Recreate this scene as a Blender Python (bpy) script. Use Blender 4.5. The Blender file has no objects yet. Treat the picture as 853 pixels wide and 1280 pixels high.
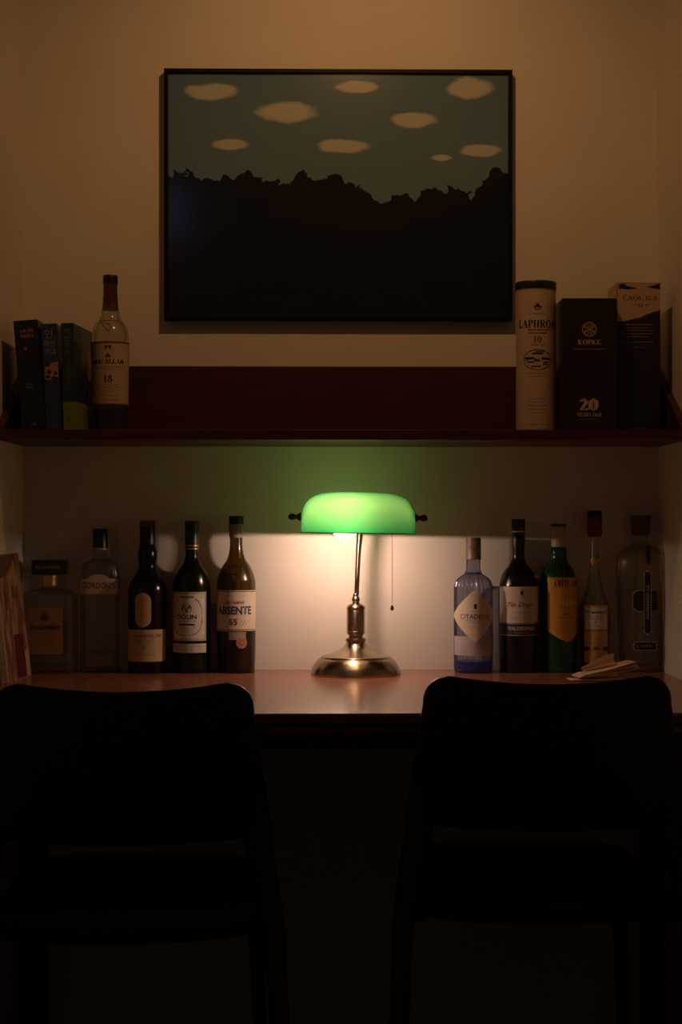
import bpy, bmesh, math, random
from math import sin, cos, pi, radians
from mathutils import Vector, Matrix
random.seed(7)
S = bpy.context.scene
C = S.collection
# ------------------------------------------------------------------ camera, world, lights, exposure
F = 2062.0; TH = 0.015; D = 3.3; EYE = 1.036
cam_d = bpy.data.cameras.new('camera'); cam = bpy.data.objects.new('camera', cam_d); C.objects.link(cam)
cam.location = (0, -D, EYE); cam.rotation_euler = (pi/2, 0, -TH)
cam_d.sensor_fit = 'VERTICAL'; cam_d.sensor_height = 36; cam_d.sensor_width = 24
cam_d.lens = F/1280*36; cam_d.shift_y = 12/1280; cam_d.clip_start = 0.05
S.camera = cam
W = bpy.data.worlds.new('world'); S.world = W; W.use_nodes = True
W.node_tree.nodes['Background'].inputs[0].default_value = (1.0, 0.56, 0.32, 1)
W.node_tree.nodes['Background'].inputs[1].default_value = 0.024
S.view_settings.view_transform = 'Standard'; S.view_settings.look = 'None'
S.view_settings.exposure = 0.0; S.view_settings.gamma = 1; S.view_settings.use_curve_mapping = False
S.cycles.use_denoising = True
S.cycles.transparent_max_bounces = 24
S.cycles.sample_clamp_indirect = 3.0
GLOBE_EMIT = 2.6
FILAMENT_EMIT = 2250.0
CEIL_W = 8.6
def lamp_light(name, kind, loc, target, watt, col, **kw):
    d = bpy.data.lights.new(name, kind); d.energy = watt; d.color = col
    for k, v in kw.items(): setattr(d, k, v)
    o = bpy.data.objects.new(name, d); C.objects.link(o); o.location = loc
    o.rotation_euler = (Vector(target)-Vector(loc)).to_track_quat('-Z', 'Y').to_euler()
    return o
CEIL_POS = (0.09, -0.78, 2.26)
ceil_light = lamp_light('ceiling_lamp_light', 'SPOT', CEIL_POS, (0.06, 0.0, 1.62), CEIL_W, (1.0, 0.47, 0.165),
                        spot_size=radians(125), spot_blend=1.0, shadow_soft_size=0.02)
lamp_light('window_light', 'AREA', (-0.66, -3.9, 2.38), (-0.27, 0, 1.7), 0.05, (0.25, 0.5, 1.0), shape='RECTANGLE', size=0.07, size_y=0.10)

def PX(u, y):
    t = (u-426.5)/F; Dy = D+y
    return Dy*(t*cos(TH)+sin(TH))/(cos(TH)-t*sin(TH))
def PZ(v, y): return EYE-(v-652)/F*(D+y)

# ------------------------------------------------------------------ materials
def mat(name): 
    m = bpy.data.materials.new(name); m.use_nodes = True; return m, m.node_tree, m.node_tree.nodes['Principled BSDF']
def P(name, col, rough=0.5, metal=0.0, spec=0.5, noise=0.0, nscale=40, bump=0.0, stretch=(1,1,1), col2=None, coat=0, aniso=0, nlo=.35, nhi=.7):
    m, nt, b = mat(name)
    b.inputs['Base Color'].default_value = (*col, 1); b.inputs['Roughness'].default_value = rough
    b.inputs['Metallic'].default_value = metal; b.inputs['Specular IOR Level'].default_value = spec
    b.inputs['Coat Weight'].default_value = coat; b.inputs['Coat Roughness'].default_value = .12
    tc = nt.nodes.new('ShaderNodeTexCoord'); mp = nt.nodes.new('ShaderNodeMapping'); mp.inputs['Scale'].default_value = stretch
    nz = nt.nodes.new('ShaderNodeTexNoise'); nz.inputs['Scale'].default_value = nscale; nz.inputs['Detail'].default_value = 5
    nt.links.new(tc.outputs['Object'], mp.inputs[0]); nt.links.new(mp.outputs[0], nz.inputs[0])
    if noise or col2:
        c2 = col2 if col2 else tuple(c*(1-noise) for c in col)
        r = nt.nodes.new('ShaderNodeValToRGB'); r.color_ramp.elements[0].position = nlo; r.color_ramp.elements[1].position = nhi
        r.color_ramp.elements[0].color = (*c2, 1); r.color_ramp.elements[1].color = (*col, 1)
        nt.links.new(nz.outputs[0], r.inputs[0]); nt.links.new(r.outputs[0], b.inputs['Base Color'])
    if bump:
        bp = nt.nodes.new('ShaderNodeBump'); bp.inputs['Strength'].default_value = bump; bp.inputs['Distance'].default_value = .002
        nt.links.new(nz.outputs[0], bp.inputs['Height']); nt.links.new(bp.outputs[0], b.inputs['Normal'])
    if aniso:
        b.inputs['Anisotropic'].default_value = aniso; b.inputs['Anisotropic Rotation'].default_value = .25
        tg = nt.nodes.new('ShaderNodeTangent'); tg.direction_type = 'RADIAL'; tg.axis = 'Z'
        nt.links.new(tg.outputs[0], b.inputs['Tangent'])
    return m
def schlick(N, L):
    l5 = N.new('ShaderNodeLayerWeight'); l5.inputs['Blend'].default_value = .5
    p5 = N.new('ShaderNodeMath'); p5.operation = 'POWER'; p5.inputs[1].default_value = 5
    ma = N.new('ShaderNodeMath'); ma.operation = 'MULTIPLY_ADD'; ma.inputs[1].default_value = .90; ma.inputs[2].default_value = .045
    L.new(l5.outputs['Facing'], p5.inputs[0]); L.new(p5.outputs[0], ma.inputs[0]); return ma
def glass(name, tint, edge=0.35, body=None, bodyf=0.0, rough=0.19, power=4.5):
    """bottle glass: each wall passes tinted light and mirrors by Fresnel; the longer path at the edges is darker"""
    m, nt, b = mat(name); nt.nodes.remove(b); N = nt.nodes; L = nt.links
    out = N['Material Output']
    tr = N.new('ShaderNodeBsdfTransparent'); gl = N.new('ShaderNodeBsdfGlossy'); gl.inputs['Roughness'].default_value = rough
    lw = N.new('ShaderNodeLayerWeight'); lw.inputs['Blend'].default_value = .3
    mx = N.new('ShaderNodeMix'); mx.data_type = 'RGBA'
    mx.inputs['A'].default_value = (*tint, 1); mx.inputs['B'].default_value = (*[t*edge*t**.5 for t in tint], 1)
    pw = N.new('ShaderNodeMath'); pw.operation = 'POWER'; pw.inputs[1].default_value = power
    L.new(lw.outputs['Facing'], pw.inputs[0]); L.new(pw.outputs[0], mx.inputs['Factor']); L.new(mx.outputs['Result'], tr.inputs[0])
    fr = schlick(N, L)
    base = tr
    if bodyf:
        df = N.new('ShaderNodeBsdfDiffuse'); df.inputs[0].default_value = (*body, 1)
        m1 = N.new('ShaderNodeMixShader'); m1.inputs[0].default_value = bodyf
        L.new(tr.outputs[0], m1.inputs[1]); L.new(df.outputs[0], m1.inputs[2]); base = m1
    ms = N.new('ShaderNodeMixShader'); L.new(fr.outputs[0], ms.inputs[0]); L.new(base.outputs[0], ms.inputs[1]); L.new(gl.outputs[0], ms.inputs[2])
    L.new(ms.outputs[0], out.inputs[0]); return m

M = {}
M['wall'] = P('wall_paint', (.80, .76, .69), .75, noise=.05, nscale=6, bump=.06)
M['ceil'] = P('ceiling_paint', (.75, .72, .66), .8, noise=.04, nscale=6)
M['floor'] = P('floor_boards', (.09, .05, .03), .5, col2=(.05, .028, .018), nscale=12, stretch=(1, 12, 1))
M['desk'] = P('cherry_laminate', (.29, .122, .076), .21, col2=(.235, .094, .058), nscale=9, stretch=(1.5, 60, 60), spec=.5)
M['deskedge'] = P('dark_cherry_edge', (.38, .14, .09), .45, col2=(.08, .03, .02), nscale=20, stretch=(1, 8, 30))
M['groove'] = P('dark_groove', (.02, .009, .007), .7)
M['shelf'] = P('red_brown_veneer', (.085, .024, .018), .40, spec=.35, col2=(.060, .017, .013), nscale=16, stretch=(1.2, 20, 20), bump=.02)
M['apron'] = P('black_steel', (.010, .009, .009), .5)
M['chair'] = P('black_moulded_plastic', (.010, .009, .0085), .40, spec=.35, noise=.2, nscale=300, bump=.04)
M['brass'] = P('antique_brushed_brass', (.42, .335, .235), .27, metal=1.0, noise=.12, nscale=60, aniso=.75)
M['bronze'] = P('dark_bronze', (.07, .045, .03), .35, metal=.9)
M['frame'] = P('black_picture_frame', (.005, .005, .005), .5, spec=.15)
M['black'] = P('black_print', (.012, .010, .010), .5)
M['brownink'] = P('brown_print', (.13, .06, .035), .6)
M['redink'] = P('red_print', (.26, .03, .02), .5)
M['blueink'] = P('navy_print', (.03, .035, .075), .5)
M['greyink'] = P('grey_print', (.28, .24, .20), .6)
M['greenink'] = P('olive_print', (.11, .15, .08), .6)
M['cream'] = P('cream_label_paper', (.66, .58, .46), .6, noise=.08, nscale=50)
M['cream2'] = P('tan_label_paper', (.60, .42, .24), .6, noise=.08, nscale=50)
M['white'] = P('white_label_paper', (.74, .68, .60), .6, noise=.06, nscale=50)
M['gold'] = P('gold_foil', (.62, .42, .18), .35, metal=.7)
M['goldprint'] = P('gold_print', (.60, .40, .20), .5)
M['paleprint'] = P('pale_print', (.62, .52, .42), .5)
M['yellow'] = P('amber_yellow_label', (.68, .34, .03), .5, noise=.15, nscale=30)
M['orangelabel'] = P('orange_tan_label', (.50, .27, .13), .55, noise=.12, nscale=40)
M['blackcap'] = P('black_cap', (.012, .011, .012), .35)
M['greencap'] = P('dark_green_foil', (.012, .022, .014), .35)
M['cork'] = P('red_brown_cork', (.16, .055, .028), .6, noise=.4, nscale=90, bump=.2)
M['redcap'] = P('dark_red_foil', (.15, .02, .015), .4)
M['maroon'] = P('maroon_foil', (.13, .03, .02), .35, noise=.35, nscale=50)
M['tan'] = P('worn_tan_foil', (.27, .20, .15), .45, metal=.15, noise=.35, nscale=120)
M['palefoil'] = P('pale_foil', (.50, .40, .31), .45, noise=.1, nscale=60)
M['sealpaper'] = P('pink_seal_paper', (.46, .25, .18), .55)
M['navy'] = P('navy_band', (.018, .018, .045), .45)
M['clear'] = glass('clear_glass', (.94, .94, .89), .35, (.45, .44, .38), .04, power=2.2)
M['clear2'] = glass('fluted_clear_glass', (.93, .91, .82), .30, (.45, .42, .34), .05, power=2.0)
M['darkglass'] = glass('near_black_glass', (.10, .05, .025), .3, (.016, .007, .004), .55)
M['greenblack'] = glass('dark_green_glass', (.10, .13, .035), .3, (.012, .018, .006), .5)
M['olive'] = glass('olive_glass', (.38, .27, .085), .3, (.05, .034, .010), .3, power=3)
M['green'] = glass('bright_green_glass', (.12, .42, .10), .3, (.015, .11, .025), .5)
M['blue'] = glass('blue_glass', (.78, .80, .90), .06, (.14, .18, .45), .10, power=.8)
M['darkliquid'] = P('dark_spirit', (.022, .010, .006), .2)
M['blueliquid'] = glass('blue_tinted_gin', (.22, .28, .80), .3, (.03, .05, .45), .4)
M['amberliquid'] = glass('amber_spirit', (.80, .52, .16), .5, (.5, .28, .05), .15)
M['paper'] = P('kraft_paper_napkin', (.74, .54, .40), .8, noise=.12, nscale=120, bump=.1)
M['pages'] = P('book_pages', (.60, .52, .40), .8, noise=.3, nscale=20, stretch=(60, 1, 1))
M['bk1'] = P('midnight_navy_cover', (.010, .015, .045), .4)
M['bk2'] = P('navy_cover', (.022, .05, .15), .35)
M['bk3'] = P('teal_black_cover', (.022, .045, .058), .35, noise=.3, nscale=20)
M['lime'] = P('lime_paper_band', (.22, .26, .02), .45)
M['liteprint'] = P('silver_blue_print', (.30, .36, .46), .5)
M['orangeprint'] = P('orange_print', (.50, .10, .03), .5)
M['peach'] = P('peach_print', (.55, .32, .16), .5, noise=.3, nscale=60)
M['tealprint'] = P('teal_print', (.16, .26, .24), .5)
M['box1'] = P('dark_brown_carton', (.022, .012, .008), .38)
M['box1side'] = P('red_brown_carton_side', (.055, .020, .012), .4)
M['box2'] = P('black_grey_carton', (.020, .019, .017), .4, noise=.5, nscale=35)
M['tubepaper'] = P('cream_tube_paper', (.60, .47, .34), .45, noise=.06, nscale=30)
M['bark'] = P('bark_brown_cover', (.50, .30, .18), .5, col2=(.20, .10, .055), nscale=55, stretch=(1, 1, .25), nlo=.42, nhi=.60)
M['chain'] = P('brass_chain', (.30, .19, .10), .35, metal=.9)
M['housing'] = P('white_housing', (.6, .58, .55), .5)

def shade_material():
    m, nt, b = mat('green_cased_glass'); nt.nodes.remove(b); N = nt.nodes; L = nt.links
    geo = N.new('ShaderNodeNewGeometry')
    df = N.new('ShaderNodeBsdfDiffuse'); tl = N.new('ShaderNodeBsdfTranslucent')
    mx = N.new('ShaderNodeMix'); mx.data_type = 'RGBA'; mx.inputs['A'].default_value = (.015, .20, .06, 1); mx.inputs['B'].default_value = (.62, .66, .56, 1)
    L.new(geo.outputs['Backfacing'], mx.inputs['Factor']); L.new(mx.outputs['Result'], df.inputs[0])
    lw = N.new('ShaderNodeLayerWeight'); lw.inputs['Blend'].default_value = .5
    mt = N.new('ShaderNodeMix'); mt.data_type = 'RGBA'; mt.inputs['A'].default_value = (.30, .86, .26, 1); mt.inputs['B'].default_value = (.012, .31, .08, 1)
    # deeper green towards the lower lip: falloff of bulb light put into the tint
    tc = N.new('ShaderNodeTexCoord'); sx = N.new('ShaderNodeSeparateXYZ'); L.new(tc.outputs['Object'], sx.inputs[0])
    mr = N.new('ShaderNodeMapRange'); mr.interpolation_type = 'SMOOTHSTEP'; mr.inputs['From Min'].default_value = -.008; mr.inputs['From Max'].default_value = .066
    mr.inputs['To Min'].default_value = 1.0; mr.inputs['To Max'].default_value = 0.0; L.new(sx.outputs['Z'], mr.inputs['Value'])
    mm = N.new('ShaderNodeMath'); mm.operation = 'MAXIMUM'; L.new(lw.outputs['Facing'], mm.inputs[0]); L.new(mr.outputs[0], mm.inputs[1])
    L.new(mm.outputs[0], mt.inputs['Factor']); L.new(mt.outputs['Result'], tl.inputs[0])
    m1 = N.new('ShaderNodeMixShader'); m1.inputs[0].default_value = .26
    L.new(df.outputs[0], m1.inputs[1]); L.new(tl.outputs[0], m1.inputs[2])
    gl = N.new('ShaderNodeBsdfGlossy'); gl.inputs['Roughness'].default_value = .12
    fr = schlick(N, L)
    m2 = N.new('ShaderNodeMixShader'); L.new(fr.outputs[0], m2.inputs[0]); L.new(m1.outputs[0], m2.inputs[1]); L.new(gl.outputs[0], m2.inputs[2])
    L.new(m2.outputs[0], N['Material Output'].inputs[0]); return m
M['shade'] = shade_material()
def bulb_material():
    m, nt, b = mat('lit_opal_bulb')
    b.inputs['Base Color'].default_value = (.8, .75, .7, 1)
    b.inputs['Emission Color'].default_value = (1.0, .65, .45, 1); b.inputs['Emission Strength'].default_value = GLOBE_EMIT
    N = m.node_tree.nodes; L = m.node_tree.links
    tr = N.new('ShaderNodeBsdfTransparent'); ms = N.new('ShaderNodeMixShader'); ms.inputs[0].default_value = .30
    L.new(tr.outputs[0], ms.inputs[1]); L.new(b.outputs[0], ms.inputs[2]); L.new(ms.outputs[0], N['Material Output'].inputs[0])
    return m
M['bulb'] = bulb_material()
m_, _, b_f = mat('glowing_filament'); b_f.inputs['Emission Color'].default_value = (1.0, .625, .46, 1); b_f.inputs['Emission Strength'].default_value = FILAMENT_EMIT
M['filament'] = m_

def print_material(w, h):
    """generic dusk landscape print: grey-teal sky, soft drifting clouds, low dark hills with scrub"""
    m, nt, b = mat('dusk_landscape_print'); N = nt.nodes; L = nt.links
    tc = N.new('ShaderNodeTexCoord'); sp = N.new('ShaderNodeSeparateXYZ'); L.new(tc.outputs['Object'], sp.inputs[0])
    def math_(op, a, b_=None, c=None):
        n = N.new('ShaderNodeMath'); n.operation = op
        for i, v in enumerate((a, b_, c)):
            if v is None: continue
            if isinstance(v, (int, float)): n.inputs[i].default_value = v
            else: L.new(v, n.inputs[i])
        return n.outputs[0]
    def noise(scale, sx, sz, det=4, w_=0):
        mp = N.new('ShaderNodeMapping'); mp.inputs['Scale'].default_value = (sx, 1, sz); mp.inputs['Location'].default_value = (w_, w_, w_)
        nz = N.new('ShaderNodeTexNoise'); nz.inputs['Scale'].default_value = scale; nz.inputs['Detail'].default_value = det
        L.new(tc.outputs['Object'], mp.inputs[0]); L.new(mp.outputs[0], nz.inputs[0]); return nz.outputs[0]
    x, z = sp.outputs['X'], sp.outputs['Z']
    wob = math_('MULTIPLY', math_('SUBTRACT', noise(26, 1, 1.3, 4, 2.0), .5), 1.5)
    dist = None
    for cx, cz, rx, rz in ((-.255, .205, .052, .016), (-.10, .165, .060, .020), (.035, .215, .040, .012), (.150, .150, .046, .015), (.262, .215, .048, .020),
                           (-.215, .100, .034, .011), (.010, .098, .050, .014), (.285, .090, .040, .012), (.205, .075, .020, .006)):
        dx = math_('POWER', math_('ABSOLUTE', math_('MULTIPLY', math_('SUBTRACT', x, cx), 1/rx)), 2.0)
        dz = math_('POWER', math_('ABSOLUTE', math_('MULTIPLY', math_('SUBTRACT', z, cz), 1/rz)), 2.0)
        d1 = math_('ADD', dx, dz); dist = d1 if dist is None else math_('MINIMUM', dist, d1)
    cl = N.new('ShaderNodeMapRange'); cl.interpolation_type = 'SMOOTHSTEP'; L.new(math_('ADD', dist, wob), cl.inputs['Value'])
    cl.inputs['From Min'].default_value = .55; cl.inputs['From Max'].default_value = 1.35; cl.inputs['To Min'].default_value = 1; cl.inputs['To Max'].default_value = 0
    sky = N.new('ShaderNodeValToRGB'); e = sky.color_ramp.elements
    e[0].position = 0; e[0].color = (.24, .34, .37, 1); e[1].position = 1; e[1].color = (.15, .26, .36, 1)
    L.new(math_('MULTIPLY_ADD', z, 1/h, .5), sky.inputs[0])
    mx = N.new('ShaderNodeMix'); mx.data_type = 'RGBA'; L.new(cl.outputs[0], mx.inputs['Factor']); L.new(sky.outputs[0], mx.inputs['A'])
    mx.inputs['B'].default_value = (.66, .68, .60, 1)
    ridge = math_('ADD', math_('MULTIPLY', math_('SUBTRACT', noise(3.2, 1, .001, 1, 1.2), .5), .16), math_('ADD', math_('MULTIPLY', math_('SUBTRACT', noise(11, 1, .001, 1.5, .4), .5), .15), math_('MULTIPLY', math_('SUBTRACT', noise(70, 1, 1, 4, .4), .5), .045)))
    dark = math_('LESS_THAN', z, math_('ADD', ridge, .03))
    dk = N.new('ShaderNodeValToRGB'); e = dk.color_ramp.elements
    e[0].color = (.003, .004, .004, 1); e[1].color = (.012, .012, .010, 1); L.new(noise(14, 1, 2.5, 4, 5), dk.inputs[0])
    m2 = N.new('ShaderNodeMix'); m2.data_type = 'RGBA'; L.new(dark, m2.inputs['Factor']); L.new(mx.outputs['Result'], m2.inputs['A']); L.new(dk.outputs[0], m2.inputs['B'])
    L.new(m2.outputs['Result'], b.inputs['Base Color']); b.inputs['Roughness'].default_value = .6; b.inputs['Specular IOR Level'].default_value = .1
    return m

# ------------------------------------------------------------------ mesh helpers
def link(name, me, m, parent=None, smooth=False):
    o = bpy.data.objects.new(name, me); C.objects.link(o)
    if m: me.materials.append(m if not isinstance(m, str) else M[m])
    if parent: o.parent = parent
    if smooth:
        me.polygons.foreach_set('use_smooth', [True]*len(me.polygons))
    return o
def mesh(name, v, f, m, parent=None, smooth=False):
    me = bpy.data.meshes.new(name); me.from_pydata([tuple(p) for p in v], [], f); me.update()
    return link(name, me, m, parent, smooth)
def fixn(o):
    bm = bmesh.new(); bm.from_mesh(o.data); bmesh.ops.recalc_face_normals(bm, faces=bm.faces); bm.to_mesh(o.data); bm.free(); return o
def box(name, a, b, m, parent=None, bev=0.0, seg=2, mtx=None):
    bm = bmesh.new(); bmesh.ops.create_cube(bm, size=1)
    for v in bm.verts: v.co = Vector(((a[i]+b[i])/2+v.co[i]*(b[i]-a[i]) for i in range(3)))
    if bev: bmesh.ops.bevel(bm, geom=bm.edges[:], offset=bev, segments=seg, profile=.5, affect='EDGES')
    if mtx: bm.transform(mtx)
    me = bpy.data.meshes.new(name); bm.to_mesh(me); bm.free(); return link(name, me, m, parent)
def sp(x, e): return math.copysign(abs(x)**e, x)
def lathe(name, prof, m, parent=None, seg=48, n=2.0, asp=1.0, flute=0, fdepth=0, caps=True, smooth=True, org=(0, 0), sub=3):
    """prof: (radius, z); n: roundness of the section (2 circle, bigger squarer); asp: depth over width"""
    prof = list(prof)
    V, Fc = [], []
    for r, z in prof:
        for k in range(seg):
            a = 2*pi*(k+.5)/seg
            rr = r*(1-fdepth*(0.5+0.5*cos(flute*a))) if flute else r
            V.append((org[0]+rr*sp(cos(a), 2/n), org[1]+rr*asp*sp(sin(a), 2/n), z))
    for i in range(len(prof)-1):
        for k in range(seg):
            k2 = (k+1) % seg
            Fc.append((i*seg+k, i*seg+k2, (i+1)*seg+k2, (i+1)*seg+k))
    if caps:
        Fc.append(tuple(range(seg))[::-1]); Fc.append(tuple((len(prof)-1)*seg+k for k in range(seg)))
    o = mesh(name, V, Fc, m, parent, smooth)
    if smooth:
        try: o.data.set_sharp_from_angle(angle=radians(48))
        except Exception: pass
    return o
def spline(pts, k=5):
    """smooth profile through control points (Catmull-Rom); doubled points stay sharp"""
    out = []
    for i in range(len(pts)-1):
        p0 = pts[max(i-1, 0)]; p1 = pts[i]; p2 = pts[i+1]; p3 = pts[min(i+2, len(pts)-1)]
        if p1 == p2: continue
        for j in range(k):
            t = j/k
            q = [.5*((2*p1[d])+(-p0[d]+p2[d])*t+(2*p0[d]-5*p1[d]+4*p2[d]-p3[d])*t*t+(-p0[d]+3*p1[d]-3*p2[d]+p3[d])*t**3) for d in (0, 1)]
            out.append((max(q[0], .0004), q[1]))
    out.append(pts[-1]); return out
def tube(name, pts, rad, m, parent=None, seg=12, smooth=True):
    pts = [Vector(p) for p in pts]; V, Fc = [], []; up = Vector((0, 1, 0.01))
    rads = rad if isinstance(rad, (list, tuple)) else [rad]*len(pts)
    for i, p in enumerate(pts):
        t = (pts[min(i+1, len(pts)-1)]-pts[max(i-1, 0)]).normalized()
        a = t.cross(up).normalized(); b = a.cross(t).normalized()
        for k in range(seg):
            an = 2*pi*k/seg; V.append(p+(a*cos(an)+b*sin(an))*rads[i])
    for i in range(len(pts)-1):
        for k in range(seg):
            k2 = (k+1) % seg; Fc.append((i*seg+k, i*seg+k2, (i+1)*seg+k2, (i+1)*seg+k))
    Fc.append(tuple(range(seg))[::-1]); Fc.append(tuple((len(pts)-1)*seg+k for k in range(seg)))
    return fixn(mesh(name, V, Fc, m, parent, smooth))
def thing(name, label, cat, loc, group=None, rz=0):
    o = bpy.data.objects.new(name, None); C.objects.link(o); o.location = loc; o.rotation_euler = (0, 0, rz); o.empty_display_size = .05
    o['label'] = label; o['category'] = cat
    if group: o['group'] = group
    return o
def tag(o, label, cat, group=None):
    o['label'] = label; o['category'] = cat
    if group: o['group'] = group
    return o
def struct(o): o['kind'] = 'structure'; return o

# ------------------------------------------------------------------ printing: surfaces that carry labels and lettering
class Face:
    """maps flat print coordinates (s sideways, t height) with lift off onto a curved or flat surface"""
    def __init__(self, fn): self.fn = fn
    def __call__(self, s, t, off): return self.fn(s, t, off)
def cyl(R, rot=0.0):
    def fn(s, t, off):
        a = s/R+rot; rr = R+off; return (rr*sin(a), -rr*cos(a), t)
    return Face(fn)
def supface(R, n, asp):
    """front of a rounded-square bottle"""
    def fn(s, t, off):
        q = min(abs(s)/R, .999); y = R*asp*(1-q**n)**(1/n); return (s, -y-off, t)
    return Face(fn)
def flat(y=0.0): return Face(lambda s, t, off: (s, y-off, t))
def shape_label(name, face, rows, m, parent, off=.0005, cols=22):
    """rows: (t, s_left, s_right) from bottom to top"""
    V, Fc = [], []
    for t, a, b in rows:
        for k in range(cols+1): V.append(face(a+(b-a)*k/cols, t, off))
    for i in range(len(rows)-1):
        for k in range(cols):
            j = i*(cols+1)+k; Fc.append((j, j+1, j+cols+2, j+cols+1))
    return mesh(name, V, Fc, m, parent, False)
def rect(name, face, s0, s1, t0, t1, m, parent, off=.0005, cols=22): return shape_label(name, face, [(t0, s0, s1), (t1, s0, s1)], m, parent, off, cols)
class Ink:
    """collects flat print shapes in one colour on one surface, then links them as one mesh"""
    def __init__(self, face, m, parent, off=.0009, name='lettering'):
        self.f, self.m, self.p, self.off, self.name = face, m, parent, off, name; self.V, self.F = [], []
    def poly(self, pts):
        i = len(self.V); self.V += [self.f(s, t, self.off) for s, t in pts]; self.F.append(tuple(range(i, i+len(pts)))); return self
    def bar(self, s0, s1, t0, t1, cols=1):
        for k in range(cols):
            a = s0+(s1-s0)*k/cols; b = s0+(s1-s0)*(k+1)/cols
            self.poly([(a, t0), (b, t0), (b, t1), (a, t1)])
        return self
    def line(self, pts, w):
        for (x0, y0), (x1, y1) in zip(pts[:-1], pts[1:]):
            d = math.hypot(x1-x0, y1-y0) or 1e-9; nx, ny = -(y1-y0)/d*w/2, (x1-x0)/d*w/2
            self.poly([(x0-nx, y0-ny), (x1-nx, y1-ny), (x1+nx, y1+ny), (x0+nx, y0+ny)])
        return self
    def disc(self, cx, cy, rx, ry, n=20): return self.poly([(cx+rx*cos(2*pi*k/n), cy+ry*sin(2*pi*k/n)) for k in range(n)])
    def ring(self, cx, cy, rx, ry, w, n=28, a0=0, a1=2*pi):
        return self.line([(cx+rx*cos(a0+(a1-a0)*k/n), cy+ry*sin(a0+(a1-a0)*k/n)) for k in range(n+1)], w)
    def micro(self, cx, cy, w, h=.0011, seed=1):
        """a line of print too small to read: short strokes"""
        r = random.Random(seed); x = cx-w/2
        while x < cx+w/2:
            d = r.uniform(.5, 1.0)*h*.9
            self.bar(x, x+d, cy-h/2, cy+h/2*r.choice((.5, 1))); x += d+h*r.choice((.35, .35, .5, 1.1))
        return self
    def sans(self, text, cx, cy, h, width=None, bold=0.0, shear=0.0, rot=0.0):
        cu = bpy.data.curves.new('t', 'FONT'); cu.body = text; cu.align_x = 'CENTER'; cu.size = 1; cu.offset = bold; cu.shear = shear; cu.resolution_u = 3
        o = bpy.data.objects.new('t', cu); C.objects.link(o); bpy.context.view_layer.update()
        me = bpy.data.meshes.new_from_object(o.evaluated_get(bpy.context.evaluated_depsgraph_get()))
        if len(me.vertices):
            xs = [v.co.x for v in me.vertices]; ys = [v.co.y for v in me.vertices]
            x0, x1, y0, y1 = min(xs), max(xs), min(ys), max(ys); ky = h/(y1-y0); kx = (width/(x1-x0)) if width else ky
            i = len(self.V)
            for v in me.vertices:
                a, b = (v.co.x-(x0+x1)/2)*kx, (v.co.y-(y0+y1)/2)*ky
                if rot: a, b = a*cos(rot)-b*sin(rot), a*sin(rot)+b*cos(rot)
                self.V.append(self.f(cx+a, cy+b, self.off))
            for p in me.polygons: self.F.append(tuple(i+k for k in p.vertices))
        bpy.data.objects.remove(o); bpy.data.curves.remove(cu); bpy.data.meshes.remove(me); return self
    def serif(self, text, cx, cy, h, width=None, heavy=1.0, first=1.0):
        """roman capitals drawn with thick and thin strokes and slab serifs"""
        tot = 0; lay = []
        for ch in text:
            if ch == ' ': tot += .45; continue
            w, st, sf = GLYPH[ch]; lay.append((tot, ch, first if not lay else 1.0)); tot += w+.17
        tot -= .17; kx = (width/tot) if width else h
        for x0, ch, k in lay:
            w, st, sf = GLYPH[ch]
            def T(p): return (cx-tot*kx/2+(x0+p[0])*kx, cy-h/2+p[1]*h*k)
            for pl in st:
                for a, b in zip(pl[:-1], pl[1:]):
                    dx, dy = b[0]-a[0], b[1]-a[1]; L_ = math.hypot(dx, dy) or 1e-9
                    v = abs(dy)/L_; diag = dx*dy < 0
                    wd = (.055+(.13*heavy)*(v if (abs(dx) < .02 or diag) else v*(.35 if ch in 'AMNVWXYK' else .9)))
                    nx = .5*wd*(1 if abs(dy) > abs(dx) else abs(dy)/L_); ny = .5*wd if abs(dx) >= abs(dy) else 0
                    if abs(dy) > abs(dx): q = [(a[0]-nx, a[1]), (b[0]-nx, b[1]), (b[0]+nx, b[1]), (a[0]+nx, a[1])]
                    else: q = [(a[0], a[1]-ny), (b[0], b[1]-ny), (b[0], b[1]+ny), (a[0], a[1]+ny)]
                    self.poly([T(p) for p in q])
            for (x, y) in sf:
                self.poly([T(p) for p in [(x-.13, y-.03), (x+.13, y-.03), (x+.13, y+.03), (x-.13, y+.03)]])
        return self
    def done(self):
        o = mesh(self.name, self.V, self.F, self.m, self.p)
        if len(self.F) > 1: o['kind'] = 'stuff'
        return o
def A_(cx, cy, rx, ry, a0, a1, n=10): return [(cx+rx*cos(radians(a0+(a1-a0)*k/n)), cy+ry*sin(radians(a0+(a1-a0)*k/n))) for k in range(n+1)]
V_ = lambda x, a=0, b=1: [(x, a), (x, b)]
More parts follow.
